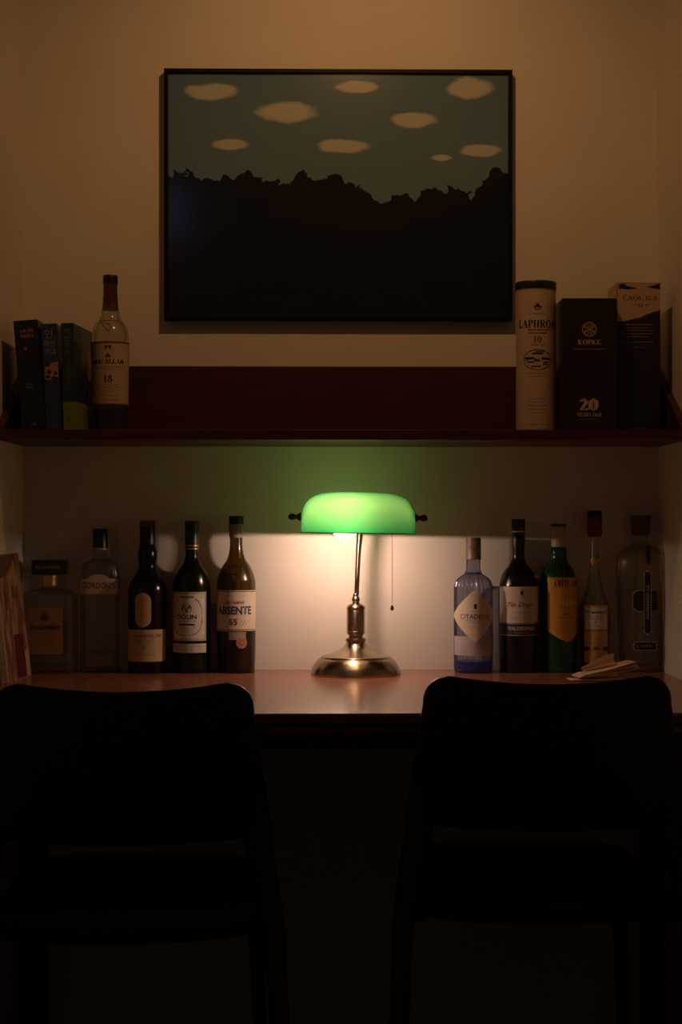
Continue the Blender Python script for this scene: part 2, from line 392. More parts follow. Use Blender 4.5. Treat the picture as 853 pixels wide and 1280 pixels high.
GLYPH = {
 'A': (.8, [[(.08, 0), (.4, 1)], [(.4, 1), (.74, 0)], [(.2, .35), (.6, .35)]], [(.08, .03), (.72, .03)]),
 'B': (.7, [V_(.15), [(.1, .97), (.38, .97)]+A_(.38, .75, .22, .22, 90, -90)+[(.15, .52)], [(.15, .5)]+A_(.42, .26, .24, .24, 90, -90)+[(.1, .03)]], [(.15, .03), (.15, .97)]),
 'C': (.72, [A_(.42, .5, .36, .48, 50, 310, 16)], []),
 'D': (.78, [V_(.15), [(.1, .97), (.35, .97)]+A_(.35, .5, .36, .47, 90, -90, 14)+[(.1, .03)]], [(.15, .03), (.15, .97)]),
 'E': (.66, [V_(.15), [(.1, .97), (.6, .97), (.6, .8)], [(.15, .52), (.48, .52)], [(.1, .03), (.62, .03), (.62, .2)]], []),
 'F': (.6, [V_(.15), [(.1, .97), (.58, .97), (.58, .8)], [(.15, .52), (.45, .52)]], [(.15, .03)]),
 'G': (.78, [A_(.42, .5, .36, .48, 50, 350, 18), [(.7, .42), (.7, .1)], [(.5, .42), (.8, .42)]], []),
 'H': (.82, [V_(.15), V_(.67), [(.15, .5), (.67, .5)]], [(.15, .03), (.15, .97), (.67, .03), (.67, .97)]),
 'I': (.32, [V_(.16)], [(.16, .03), (.16, .97)]),
 'K': (.78, [V_(.15), [(.18, .45), (.62, .97)], [(.3, .58), (.68, 0)]], [(.15, .03), (.15, .97), (.65, .97), (.68, .03)]),
 'L': (.64, [V_(.15), [(.1, .03), (.6, .03), (.6, .22)]], [(.15, .97)]),
 'M': (.98, [V_(.12), V_(.84), [(.14, 1), (.48, .1)], [(.48, .1), (.84, 1)]], [(.12, .03), (.12, .97), (.84, .03), (.84, .97)]),
 'N': (.84, [[(.14, 0), (.14, 1)], [(.14, 1), (.7, 0)], V_(.7)], [(.14, .03), (.1, .97), (.7, .97)]),
 'O': (.82, [A_(.41, .5, .35, .48, 0, 360, 20)], []),
 'P': (.66, [V_(.15), [(.1, .97), (.38, .97)]+A_(.38, .72, .24, .25, 90, -90)+[(.15, .47)]], [(.15, .03), (.15, .97)]),
 'Q': (.82, [A_(.41, .5, .35, .48, 0, 360, 20), [(.45, .2), (.8, -.1)]], []),
 'R': (.76, [V_(.15), [(.1, .97), (.38, .97)]+A_(.38, .75, .22, .22, 90, -90)+[(.15, .52)], [(.36, .52), (.7, 0)]], [(.15, .03), (.15, .97), (.68, .03)]),
 'S': (.58, [A_(.3, .75, .21, .22, 40, 250, 10)+A_(.3, .26, .23, .24, 80, -140, 12)], []),
 'T': (.7, [V_(.35), [(.05, .8), (.05, .97), (.65, .97), (.65, .8)]], [(.35, .03)]),
 'U': (.78, [[(.15, 1), (.15, .3)]+A_(.4, .3, .25, .28, 180, 360, 10)+[(.65, 1)]], [(.15, .97), (.65, .97)]),
 'V': (.78, [[(.08, 1), (.4, 0)], [(.4, 0), (.72, 1)]], [(.08, .97), (.72, .97)]),
 'W': (1.1, [[(.06, 1), (.3, 0)], [(.3, 0), (.55, 1)], [(.55, 1), (.8, 0)], [(.8, 0), (1.04, 1)]], [(.06, .97), (1.04, .97)]),
 'Y': (.74, [[(.06, 1), (.37, .45)], [(.37, .45), (.68, 1)], V_(.37, 0, .45)], [(.06, .97), (.68, .97), (.37, .03)]),
 '0': (.66, [A_(.33, .5, .25, .48, 0, 360, 18)], []),
 '1': (.42, [V_(.22), [(.06, .8), (.22, .95)]], [(.22, .03)]),
 '2': (.62, [A_(.3, .74, .22, .23, 170, -20, 10)+[(.08, .05)], [(.06, .04), (.58, .04), (.58, .2)]], []),
 '6': (.62, [A_(.31, .3, .23, .28, 0, 360, 14), [(.08, .3)]+A_(.4, .5, .32, .48, 170, 70, 8)], []),
 '8': (.62, [A_(.31, .75, .2, .22, 0, 360, 14), A_(.31, .27, .24, .25, 0, 360, 14)], []),
 '5': (.6, [[(.52, .96), (.14, .96), (.12, .52)], [(.12, .54)]+A_(.3, .31, .24, .28, 100, -150, 12)], []),
 '-': (.4, [[(.05, .45), (.35, .45)]], []),
 "'": (.2, [[(.1, 1), (.1, .75)]], []),
 '.': (.2, [[(.1, 0), (.1, .12)]], []),
}

# ------------------------------------------------------------------ setting
XL, XR = PX(29, 0), PX(823, 0)
YF = -3.9
CZ = 2.42
struct(box('floor', (XL-1.2, YF, -.05), (XR+1.2, .1, 0), 'floor'))
struct(box('ceiling', (XL-1.2, -1.35, CZ), (XR+1.2, .1, CZ+.05), 'ceil'))
struct(box('wall_back', (XL-.1, 0, 0), (XR+.1, .1, CZ), 'wall'))
struct(box('wall_left', (XL-.1, -1.35, 0), (XL, 0, CZ), 'wall'))
struct(box('wall_right', (XR, -1.35, 0), (XR+.1, 0, CZ), 'wall'))

# ------------------------------------------------------------------ desk
DY = -.757; DZ = .74
dk = thing('wall_desk', 'long red-brown wooden desk top spanning the niche with black steel apron', 'desk', ((XL+XR)/2, -.38, 0))
def dl(x, y, z): return (x-(XL+XR)/2, y+.38, z)
dt = box('desk_top', dl(XL+.001, DY, DZ-.007), dl(XR-.001, -.001, DZ), 'desk', dk, .0015)
for i in range(3):
    box('edge_band', dl(XL+.001, DY+.001+.0012*(i % 2), DZ-.0145-.0075*i), dl(XR-.001, -.001, DZ-.0075-.0075*i), 'deskedge' if i != 1 else 'groove', dk)
box('apron', dl(XL+.002, DY+.03, DZ-.030-.0285), dl(XR-.002, DY+.055, DZ-.0295), 'apron', dk)
for x in (XL+.012, PX(801, -.02)):
    box('leg', dl(x, -.05, 0), dl(x+.038, -.012, DZ-.030), 'apron', dk, .002)

# ------------------------------------------------------------------ shelf
SY = -.28; SZ = PZ(537, SY); SB = PZ(549.8, SY)
sh = thing('wall_shelf', 'dark red-brown wooden wall shelf with upright backboard and sloping end brackets', 'shelf', ((XL+XR)/2, 0, SB))
def sl(x, y, z): return (x-(XL+XR)/2, y, z-SB)
box('shelf_board', sl(XL+.001, SY, SB), sl(XR-.001, -.001, SZ), 'shelf', sh, .0012)
BT = PZ(458, -.016)
box('backboard', sl(XL+.001, -.017, SZ), sl(XR-.001, -.001, BT), 'shelf', sh, .001)
for x0, x1 in ((XL+.001, XL+.015), (XR-.015, XR-.001)):
    V = [sl(x, y, z) for x in (x0, x1) for y, z in ((SY, SZ), (SY, SZ+.006), (-.0175, BT), (-.0175, SZ))]
    fixn(mesh('end_bracket', V, [(0, 1, 2, 3), (7, 6, 5, 4), (0, 4, 5, 1), (1, 5, 6, 2), (2, 6, 7, 3), (3, 7, 4, 0)], 'shelf', sh))

# ------------------------------------------------------------------ framed print
px0, px1 = PX(205, -.024), PX(641, -.024); pz0, pz1 = PZ(400, -.024), PZ(86, -.024)
pw, ph = px1-px0, pz1-pz0
pc = thing('framed_print', 'landscape print with pale clouds above dark hills in thin black frame', 'picture', ((px0+px1)/2, -.001, pz0))
fw = .008
for nm, a, b in (('frame_rail', (-pw/2, -.023, 0), (pw/2, 0, fw)), ('frame_rail', (-pw/2, -.023, ph-fw), (pw/2, 0, ph)),
                 ('frame_stile', (-pw/2, -.023, fw), (-pw/2+fw, 0, ph-fw)), ('frame_stile', (pw/2-fw, -.023, fw), (pw/2, 0, ph-fw))):
    box(nm, a, b, 'frame', pc, .0008)
pr = box('print', (-pw/2+fw-.001, -.0035, -ph/2+fw-.001), (pw/2-fw+.001, 0, ph/2-fw+.001), print_material(pw, ph), pc)
pr.location = (0, -.012, ph/2)
gp = box('glass_pane', (-pw/2+fw-.001, -.0185, fw-.001), (pw/2-fw+.001, -.0170, ph-fw+.001), glass('picture_glass', (.97, .98, .98), .9, rough=.14), pc)

# ------------------------------------------------------------------ bankers lamp
LX, LY = PX(445, -.10), -.10
ls = (D+LY)/F
lamp = thing('bankers_lamp', "bankers lamp with green glass shade and antique brass base, switched on", 'lamp', (LX, LY, DZ))
def lz(v): return PZ(v, LY)-DZ
def prof(pts): return [(r*ls, lz(v)) for r, v in pts]
zb = lz(846)
def P2(pts, base=0.0):
    return [(r*ls, max(lz(v), base)) for r, v in pts]
basep = [(.080, 0.0), (.0868, 0.0), (.0878, .002)] + spline([(.0872, .005), (.0845, .014), (.0795, .022), (.0740, .0285), (.0700, .0315)], 4) + \
        [(.0695, .0322), (.0672, .0322), (.0668, .0345)] + spline([(.0655, .0355), (.0500, .0400), (.0350, .0460), (.0245, .0530), (.0190, .0600), (.0182, .0640)], 4)
lathe('base', [(.0005, 0)]+basep+[(.0005, .0641)], 'brass', lamp, 96)
t0 = .064
lathe('collar', [(.0005, t0), (.0195, t0), (.0200, t0+.003), (.0190, t0+.006), (.0150, t0+.007), (.0138, t0+.010), (.0150, t0+.0125), (.0005, t0+.0125)], 'brass', lamp, 48)
b0 = t0+.0125
lathe('barrel', [(.0005, b0), (.0155, b0), (.0176, b0+.003), (.0182, b0+.006), (.0172, b0+.0075), (.0178, b0+.009), (.0178, b0+.047), (.0172, b0+.048), (.0184, b0+.050), (.0184, b0+.053), (.0160, b0+.057), (.0105, b0+.060), (.0075, b0+.062), (.0005, b0+.062)], 'brass', lamp, 48)
k0 = b0+.062
lathe('knuckle', [(.0005, k0)]+spline([(.0055, k0), (.0078, k0+.004), (.0080, k0+.008), (.0055, k0+.013), (.0055, k0+.016), (.0046, k0+.018)], 4)+[(.0005, k0+.018)], 'brass', lamp, 32)
def lloc(u, v, y): return (PX(u, y)-LX, y-LY, PZ(v, y)-DZ)
stem_pts = [(.0015, 0, k0+.015), lloc(447, 715, -.095), lloc(448.2, 690, -.092), lloc(449.8, 672, -.092), lloc(450.8, 660, -.098), lloc(452, 648, -.112), lloc(456, 638, -.135)]
tube('stem', stem_pts, [.0048, .0048, .0052, .0062, .0062, .0058, .005], 'brass', lamp, 16)
# shade: cased glass, green outside and white inside
SHY = -.172; shs = (D+SHY)/F
SHX = PX(447.7, SHY)-LX; a_, b_, H_ = 71.8*shs, .066, 51.5*shs; SHZ = PZ(666.3, SHY)-DZ
V, Fc = [], []; NA, NB = 96, 24
for i in range(NB+1):
    ph_ = (pi/2)*i/NB
    r_ = sp(cos(ph_), .5) if i < NB else 0.0; z_ = H_*sp(sin(ph_), .5)
    for k in range(NA):
        t = 2*pi*k/NA
        V.append((a_*r_*sp(cos(t), .45), b_*r_*sp(sin(t), .62), z_))
        if i == NB: break
for i in range(NB-1):
    for k in range(NA):
        k2 = (k+1) % NA; Fc.append((i*NA+k, i*NA+k2, (i+1)*NA+k2, (i+1)*NA+k))
top = len(V)-1
for k in range(NA): Fc.append(((NB-1)*NA+k, (NB-1)*NA+(k+1) % NA, top))
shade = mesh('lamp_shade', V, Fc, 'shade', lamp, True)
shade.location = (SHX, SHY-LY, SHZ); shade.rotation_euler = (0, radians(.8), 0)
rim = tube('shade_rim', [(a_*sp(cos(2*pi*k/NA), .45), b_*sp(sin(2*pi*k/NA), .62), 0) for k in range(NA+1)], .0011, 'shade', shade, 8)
# bulb, socket, knobs
bx, by, bz = PX(431.5, SHY)-LX, SHY-LY, PZ(653.5, SHY)-DZ
tube('bulb', [(bx-.0298+.0596*(1-cos(pi*i/14))/2 if i <= 11 else bx+.0235+.006*(i-11), by, bz) for i in range(15)],
     [max(.001, .030*sin(pi*i/14)) if i <= 11 else [.0150, .0125, .0115][i-12] for i in range(15)], 'bulb', lamp, 32)
tube('filament', [(bx-.016, by, SHZ+.0035), (bx-.010, by, SHZ+.0022), (bx+.004, by, SHZ+.0022), (bx+.012, by, SHZ+.0040)], .0022, 'filament', lamp, 10)
sk = tube('socket', [(bx+.040, by, bz), (bx+.046, by, bz), (bx+.070, by, bz+.004), (bx+.073, by, bz+.004)], [.0125, .0130, .0130, .008], 'bronze', lamp, 24)
tube('shade_arm', [lloc(456, 638, -.135), lloc(462, 637, -.155), (bx+.060, by, bz)], .005, 'bronze', lamp, 10)
kz = PZ(647, SHY)-DZ
for sgn in (-1, 1):
    x0 = SHX+sgn*(a_-.002)
    pts = [0, .003, .007, .009, .012, .016, .020, .024, .0255]
    rr = [.0085, .0085, .0060, .0042, .0048, .0066, .0066, .0045, .001]
    tube('side_knob', [(x0+sgn*p, SHY-LY, kz-sgn*.0012) for p in pts], rr, 'bronze', lamp, 16)
# pull chain: beads on a cord
cu, cv0, cv1 = 490.4, 664, 757; cy_ = SHY-.008
cx_ = PX(cu, cy_)-LX
bm = bmesh.new(); zt, zbm = PZ(cv0, cy_)-DZ+.02, PZ(cv1, cy_)-DZ; n_ = int((zt-zbm)/.0033)
for i in range(n_):
    bmesh.ops.create_icosphere(bm, subdivisions=1, radius=.0014, matrix=Matrix.Translation((cx_, cy_-LY, zt-i*.0033)))
me = bpy.data.meshes.new('pull_chain'); bm.to_mesh(me); bm.free(); pcn = link('pull_chain', me, 'chain', lamp, True)
lathe('chain_weight', [(.0008, zbm-.0095)]+spline([(.0024, zbm-.0088), (.0036, zbm-.0055), (.0026, zbm-.002), (.0010, zbm+.001)], 4), 'bronze', pcn, 16, org=(cx_, cy_-LY))
tube('chain_arm', [(bx+.070, by, bz), (cx_, cy_-LY, zt)], .0022, 'bronze', lamp, 8)

# ------------------------------------------------------------------ bottles
class Bottle:
    def __init__(self, name, label, u, half, y=None, base=DZ, asp=1.0, cat='bottle', group='bottles on the desk'):
        r0 = half*(D-.05)/F if base == DZ else half*(D-.14)/F
        self.y = -(r0*asp+.012) if y is None else y
        self.s = (D+self.y)/F; self.base = base; self.asp = asp
        self.x = PX(u, self.y); self.u = u
        self.e = thing(name, label, cat, (self.x, self.y, base), group)
        self.R = half*self.s
    def z(self, v): return PZ(v, self.y)-self.base
    def zf(self, v):  # height of a print on the front face
        return PZ(v, self.y-self.R*self.asp)-self.base
    def sx(self, u): return (u-self.u)*(D+self.y-self.R*self.asp)/F
    def pr(self, pts, k=4, bottom=True):
        q = [(h*self.s, self.z(v)) for h, v in pts]
        q = [p for p in q]
        out = spline(q, k)
        if bottom: out = [(.0005, .004), (self.R*.72, .0015), (self.R*.90, 0.0), (self.R*.97, .0012)]+[p for p in out if p[1] > .003]
        return out
    def body(self, pts, m, **kw):
        return lathe('glass_body', self.pr(pts)+[(.0005, self.z(pts[-1][1])+.0002)], m, self.e, **kw)
    def inner(self, pts, m, k=.86, **kw):
        q = [(max(h*k, h-3.2)*self.s, self.z(v)) for h, v in pts[:-1]]
        q[0] = (q[0][0], q[0][1]+.006)
        return lathe('inner_wall', [(.0005, q[0][1]-.001), (q[0][0]*.8, q[0][1]-.001)]+spline(q, 4), m, self.e, caps=False, **kw)
    def ring(self, name, pts, m, **kw):
        q = [(h*self.s, self.z(v)) for h, v in pts]
        return lathe(name, [(.0004, q[0][1])]+q+[(.0004, q[-1][1])], m, self.e, **kw)

# 1 square amaretto bottle
B = Bottle('square_bottle', 'square clear liqueur bottle with wide black rectangular cap, beside the leaning paperback', 62, 33.5, asp=.72)
B.body([(33.5, 834), (33.5, 800), (33.5, 755), (32.5, 745), (26, 738.5), (13, 735.5), (9, 732), (8.5, 722), (8.5, 717)], 'clear', n=5.5, asp=.72)
B.inner([(33.5, 834), (33.5, 800), (33.5, 755), (32.5, 745), (26, 738.5), (13, 735.5), (9, 732), (8.5, 722), (8.5, 717)], 'clear', n=5.5, asp=.72)
cap = box('cap', (-20.5*B.s, -.022, B.z(717.5)), (20.8*B.s, .022, B.z(699.8)), 'blackcap', B.e, .0025)
I = Ink(flat(-.022), 'goldprint', cap, .0003); I.serif('DISARONNO', 0, B.z(708.5), .0065, .046); I.done()
B.ring('collar', [(9.6, 732), (9.9, 730), (9.4, 727), (9.9, 724), (9.6, 718)], 'gold')
fc = supface(B.R, 5.5, .72)
lb = rect('label', fc, B.sx(38.5), B.sx(82), B.zf(817), B.zf(760), 'orangelabel', B.e, .0006, 8)
I = Ink(fc, 'black', lb); I.serif('DISARONNO', B.sx(60), B.zf(784), .0085, .056, heavy=1.6)
I.done()
I = Ink(fc, 'brownink', lb, name='crest'); I.disc(B.sx(60), B.zf(771), .0062, .0066).ring(B.sx(60), B.zf(771), .0078, .0082, .0008)
for i, (v, w) in enumerate(((791.5, .046), (796, .030), (800.5, .038), (804.5, .042), (812.5, .050))): I.micro(B.sx(60), B.zf(v), w, .0012, i+3)
I.done()

# 2 gin bottle
B = Bottle('flat_gin_bottle', 'clear flat-shouldered gin bottle with dark red lettering on a pale band', 125.5, 24.5, asp=.62)
B.body([(24, 838), (24, 800), (24, 745), (24, 722), (22, 708), (19, 703), (12, 700), (8.8, 696), (8.4, 690), (8.4, 684)], 'clear', n=4.2, asp=.62)
B.inner([(24, 838), (24, 800), (24, 745), (24, 722), (22, 708), (19, 703), (12, 700), (8.8, 696), (8.4, 690), (8.4, 684)], 'clear', n=4.2, asp=.62)
B.ring('cap', [(9.3, 684.5), (9.4, 682), (9.2, 681), (9.2, 663), (8.6, 661)], 'blackcap')
B.ring('neck_band', [(9.6, 687), (9.6, 685)], 'goldprint')
fc = supface(B.R*1.0, 4.2, .62)
arch = lambda s: B.zf(723)+.0095*max(0, 1-(s/(.021))**2)**.5
lbn = shape_label('label', fc, [(B.zf(743), B.sx(101.5), B.sx(149.5)), (B.zf(724), B.sx(101.5), B.sx(149.5)), (B.zf(723), B.sx(112), B.sx(139)), (B.zf(720), B.sx(115), B.sx(136)), (B.zf(718), B.sx(120), B.sx(131))], 'cream', B.e, .0006)
I = Ink(fc, 'redink', lbn); I.sans("GORDON'S", B.sx(125), B.zf(731.5), .0125, .064, bold=.012); I.done()
I = Ink(fc, 'goldprint', lbn, name='border'); I.bar(B.sx(102), B.sx(149), B.zf(743), B.zf(741.5), 20); I.micro(B.sx(125), B.zf(739), .05, .001, 4).done()
rect('lower_label', fc, B.sx(110), B.sx(142), B.zf(832), B.zf(817), 'greyink', B.e, .0006)

# 3 dark whisky bottle
B = Bottle('whisky_bottle', 'near-black whisky bottle with red cap, slim oval label above a tan label', 184.5, 24)
B.body([(24, 836), (24, 800), (24, 745), (23.7, 735), (21, 727), (15, 718), (11.2, 710), (10.8, 704), (12, 697), (11.8, 690), (10, 683), (9.2, 678), (9, 656)], 'darkglass')
B.ring('neck_foil', [(9.8, 680), (9.8, 664), (9.4, 657)], 'blackcap'); B.ring('cap', [(9.6, 657.5), (9.6, 652), (9.0, 650.5)], 'redcap')
fc = cyl(B.R)
ov = [(B.zf(784)+(B.zf(741)-B.zf(784))*k/20, -1, 1) for k in range(21)]
w_ = 10.3*B.s; z0, z1 = B.zf(784), B.zf(741)
def pill(t):
    d = min(t-z0, z1-t); return w_ if d >= w_ else math.sqrt(max(0, w_*w_-(w_-d)**2))
ts = [z0+(z1-z0)*(1-cos(pi*k/24))/2 for k in range(25)]
l1 = shape_label('oval_label', fc, [(t, B.sx(181)-pill(t), B.sx(181)+pill(t)) for t in ts], 'cream2', B.e)
I = Ink(fc, 'brownink', l1); 
for i, v in enumerate((750, 756, 762, 769)): I.micro(B.sx(181), B.zf(v), .018, .0011, i+11)
I.done()
l2 = rect('label', fc, B.sx(184.5)-1.3*B.R, B.sx(184.5)+1.28*B.R, B.zf(827), B.zf(787), 'cream2', B.e, cols=30)
I = Ink(fc, 'brownink', l2); I.serif('LAGAVULIN', B.sx(183), B.zf(794.5), .0062, .068); I.micro(B.sx(182), B.zf(800), .045, .001, 2).micro(B.sx(182), B.zf(803), .036, .001, 5)
I.serif('16', B.sx(182), B.zf(809), .0055); I.micro(B.sx(182), B.zf(818), .05, .001, 8).done()

# 4 green vermouth bottle
B = Bottle('vermouth_bottle', 'dark green vermouth bottle with black cap and white floral wreath label', 240, 23.5)
B.body([(23.5, 836), (23.5, 800), (23.5, 742), (22.5, 727), (18.5, 714), (12, 705), (8.6, 697), (8.2, 688), (8.0, 670)], 'greenblack')
B.ring('cap', [(8.7, 686.5), (8.7, 670), (8.8, 665), (8.8, 653), (8.2, 651)], 'greencap'); 
for v in (686.5, 682.5): B.ring('gold_band', [(8.95, v), (8.95, v-1.1)], 'gold')
fc = cyl(B.R, -.22); hw = 1.13*B.R
l = rect('label', fc, -hw, hw, B.zf(801), B.zf(740), 'white', B.e, cols=30)
zc = (B.zf(801)+B.zf(740))/2; hh = (B.zf(740)-B.zf(801))/2
I = Ink(fc, 'greenink', l, .0008, 'border')
for d, w in ((.0012, .0009), (.0035, .0005)):
    for s0, s1, t0_, t1_ in ((-hw+d, hw-d, zc+hh-d-w, zc+hh-d), (-hw+d, hw-d, zc-hh+d, zc-hh+d+w)): I.bar(s0, s1, t0_, t1_, 20)
    I.bar(-hw+d, -hw+d+w, zc-hh+d, zc+hh-d).bar(hw-d-w, hw-d, zc-hh+d, zc+hh-d)
rr_ = random.Random(3)
for k in range(76):
    a = 2*pi*k/76
    if abs(a-pi/2) < .42: continue
    cx, cy = .031*sp(cos(a), .75), zc+.037*sp(sin(a), .75)
    rx, ry = rr_.uniform(.0012, .0026), rr_.uniform(.0006, .0011); q = a+rr_.uniform(-.9, .9)+pi/2
    I.poly([(cx+rx*cos(j*pi/3)*cos(q)-ry*sin(j*pi/3)*sin(q), cy+rx*cos(j*pi/3)*sin(q)+ry*sin(j*pi/3)*cos(q)) for j in range(6)])
for sx_ in (-1, 1):
    for sy_ in (-1, 1): I.ring(sx_*.034, zc+sy_*.040, .0035, .0035, .0006, 12)
I.ring(0, zc+.016, .010, .0085, .0010, 20)
for k in range(9): I.disc(-.008+.002*k, zc+.015+.005*sin(k*1.1), .0018, .0026, 8)
I.bar(-.014, .014, zc+.036, zc+.0395, 4); I.done()
I = Ink(fc, 'black', l); I.sans('DOLIN', 0, zc-.001, .0085, .040, bold=.015); I.micro(0, zc-.0095, .034, .0012, 3)
I.bar(-.016, .016, zc-.0175, zc-.0145, 4); I.done()
I = Ink(fc, 'greyink', l); I.micro(0, zc-.022, .034, .0012, 4).micro(0, zc-.027, .026, .0012, 5).done()
l = rect('lower_label', fc, -hw, hw, B.zf(816), B.zf(804.5), 'cream', B.e, cols=30)
I = Ink(fc, 'greyink', l); I.micro(0, B.zf(808), .06, .0013, 5).micro(0, B.zf(812), .055, .0011, 6).done()

# 5 absinthe bottle
B = Bottle('absinthe_bottle', 'olive glass liqueur bottle, half full, cream label with big blue capitals', 295.5, 24.2)
B.body([(23.2, 836), (24, 815), (24.2, 790), (24.2, 735), (23, 722), (18, 709), (11.5, 699), (8.6, 688), (8.0, 678), (8.2, 668), (8.4, 660)], 'olive')
B.ring('glass_collar', [(8.6, 672), (8.9, 670), (8.9, 664), (9.6, 660), (9.4, 655)], 'greyink')
B.ring('cap', [(9.2, 655.5), (9.3, 654), (9.3, 646.5), (8.7, 645)], 'blackcap')
lathe('liquid', [(.0005, .005), (.0325, .005), (.0355, .012), (.0355, B.z(745)), (.0005, B.z(745)+.0001)], 'darkliquid', B.e)
fc = cyl(B.R)
hw = 1.42*B.R; zt_, zb_ = B.zf(738), B.zf(789)
l = rect('label', fc, -hw, hw, zb_, zt_, 'cream', B.e, cols=34)
I = Ink(fc, 'blueink', l); I.sans('ABSENTE', B.sx(293.5), B.zf(763), .0165, .074, bold=.03)
I.bar(-hw, hw, zt_-.0032, zt_-.0018, 34).bar(-hw, hw, zb_+.0018, zb_+.0032, 34); I.done()
I = Ink(fc, 'redink', l); I.serif('PLANT LIQUEUR', B.sx(292), B.zf(753.2), .0052, .046, heavy=1.3); I.sans('55', B.sx(293), B.zf(777.5), .0125, .016, bold=.03); I.done()
I = Ink(fc, 'greyink', l, name='flourish'); I.line([(B.sx(301), B.zf(782)), (B.sx(303), B.zf(776)), (B.sx(305), B.zf(782)), (B.sx(307), B.zf(775)), (B.sx(309), B.zf(781)), (B.sx(313), B.zf(776))], .0007); I.micro(B.sx(294), B.zf(744.5), .04, .001, 5).done()
rect('tax_stamp', fc, B.sx(287), B.sx(309), B.zf(800), B.zf(790), 'greyink', B.e)
sl_ = Ink(fc, 'sealpaper', B.e, .0007, 'round_seal').disc(B.sx(303.5), B.zf(803.5), .0108, .0112, 28).done()
I = Ink(fc, 'redink', sl_, .0010, 'seal_emblem'); I.ring(B.sx(303.5), B.zf(803.5), .0085, .0088, .0009, 20).ring(B.sx(303.5), B.zf(803.5), .0045, .0045, .0018, 12).done()
def sh_r(v):  # shoulder seal follows the shoulder slope
    return Face(lambda s, t, off: (s, -math.sqrt(max(1e-6, (lambda q: q*q)(shr(t)+off)-s*s)), t))
def shr(t, B=B):
    v0, v1 = B.z(722), B.z(699); k = min(max((t-v0)/(v1-v0), 0), 1)
    return (23.2+(11.5-23.2)*k)*B.s
I = Ink(sh_r(0), 'darkglass', B.e, .0016, 'embossed_seal'); I.ring(-.002, B.z(712.5), .0135, .0085, .0014, 26).ring(-.002, B.z(712.5), .0115, .0068, .0007, 22)
for k in range(4): I.ring(-.009+.0045*k, B.z(712.5), .0016, .0032, .0008, 8)
I.done()

# 6 blue ribbed gin bottle
B = Bottle('ribbed_gin_bottle', 'pale blue ribbed gin bottle with cream diamond label and tan cap', 592, 24.5, y=-.058)
B.body([(24, 837), (24.5, 832), (24.5, 800), (24.5, 740), (24, 732), (20.5, 724), (13, 718.5), (10.5, 716.5), (10, 714), (9.0, 712), (8.8, 700), (8.8, 698)], 'blue', flute=24, fdepth=.10, seg=192)
B.ring('cap', [(9.6, 699.5), (9.9, 698), (9.6, 697), (9.6, 682), (9.9, 681), (9.5, 680), (9.6, 673.5), (9.2, 672)], 'tan', seg=40)
B.ring('neck_ring', [(10.2, 718), (11.3, 716.5), (10.2, 715)], 'blue')
lathe('liquid', [(.0005, .006), (.034, .006), (.0352, .010), (.0352, B.z(826)), (.0005, B.z(826)+.0001)], 'blueliquid', B.e)
fc = cyl(B.R)
l0 = rect('lower_band', fc, -1.35*B.R, 1.35*B.R, B.zf(820), B.zf(796), P('lavender_label', (.42, .38, .44), .6), B.e, cols=30)
I = Ink(fc, 'greyink', l0); I.micro(0, B.zf(808), .06, .0012, 9).micro(0, B.zf(812), .055, .0012, 10).micro(0, B.zf(816), .06, .0012, 2).done()
zc_, hh_ = (B.zf(736.5)+B.zf(804))/2, (B.zf(736.5)-B.zf(804))/2; hs = 1.42*B.R
l = shape_label('diamond_label', fc, [(zc_-hh_+2*hh_*k/30, -hs*(1-abs(k/15-1))-.0004, hs*(1-abs(k/15-1))+.0004) for k in range(31)], 'cream', B.e, .0011, 26)
I = Ink(fc, 'brownink', l, .0015, 'border'); I.line([(-hs*.95, zc_), (0, zc_+hh_*.95), (hs*.95, zc_), (0, zc_-hh_*.95), (-hs*.95, zc_)], .0006); I.done()
I = Ink(fc, 'black', l, .0015); I.sans('CITADELLE', 0, zc_-.001, .0092, .060); I.bar(-.0025, .0025, zc_+.014, zc_+.022).bar(-.0032, .0032, zc_+.022, zc_+.0232); I.done()
I = Ink(fc, 'greyink', l, .0015); I.micro(0, zc_+.009, .03, .0012, 2).micro(0, zc_-.0085, .04, .0016, 3).micro(0, zc_-.0125, .03, .0014, 4).micro(0, zc_-.020, .024, .001, 5).micro(0, zc_-.024, .018, .001, 6).done()

# 7 sherry bottle
B = Bottle('sherry_bottle', 'near-black sherry bottle with cream script label over a navy band', 648.2, 24.6)
B.body([(23.8, 837), (24.3, 820), (24.6, 790), (24.6, 742), (23.5, 729), (19, 716), (11.5, 706), (8, 698), (7.6, 688), (7.8, 660)], 'darkglass')
B.ring('cap', [(8.5, 662.8), (8.7, 662), (8.7, 650.5), (8.2, 649)], 'blackcap', seg=40)
B.ring('white_band', [(8.6, 665.4), (8.6, 663.6)], 'paleprint'); B.ring('neck_foil', [(8.2, 684), (8.4, 682), (8.4, 666)], 'blackcap')
fc = cyl(B.R, .03); hw = 1.36*B.R
l = rect('label', fc, -hw, hw, B.zf(779), B.zf(733.5), 'cream', B.e, cols=32)
I = Ink(fc, 'black', l); I.sans('Tío Diego', B.sx(648), B.zf(756.8), .0115, .054, shear=.45)
I.poly([(B.sx(649)-.0028, B.zf(739)), (B.sx(649)+.0028, B.zf(739)), (B.sx(649)+.0028, B.zf(742)), (B.sx(649), B.zf(745.5)), (B.sx(649)-.0028, B.zf(742))]); I.done()
I = Ink(fc, 'greyink', l); I.micro(0, B.zf(766), .04, .0014, 6).micro(0, B.zf(771), .05, .0011, 7).micro(0, B.zf(774), .044, .0011, 8).done()
l = rect('navy_band', fc, -hw, hw, B.zf(795), B.zf(779.3), 'navy', B.e, cols=32)
I = Ink(fc, 'paleprint', l); I.sans('VALDESPINO', B.sx(649.5), B.zf(786), .0072, .056, bold=.02); I.micro(0, B.zf(791.3), .026, .0011, 3)
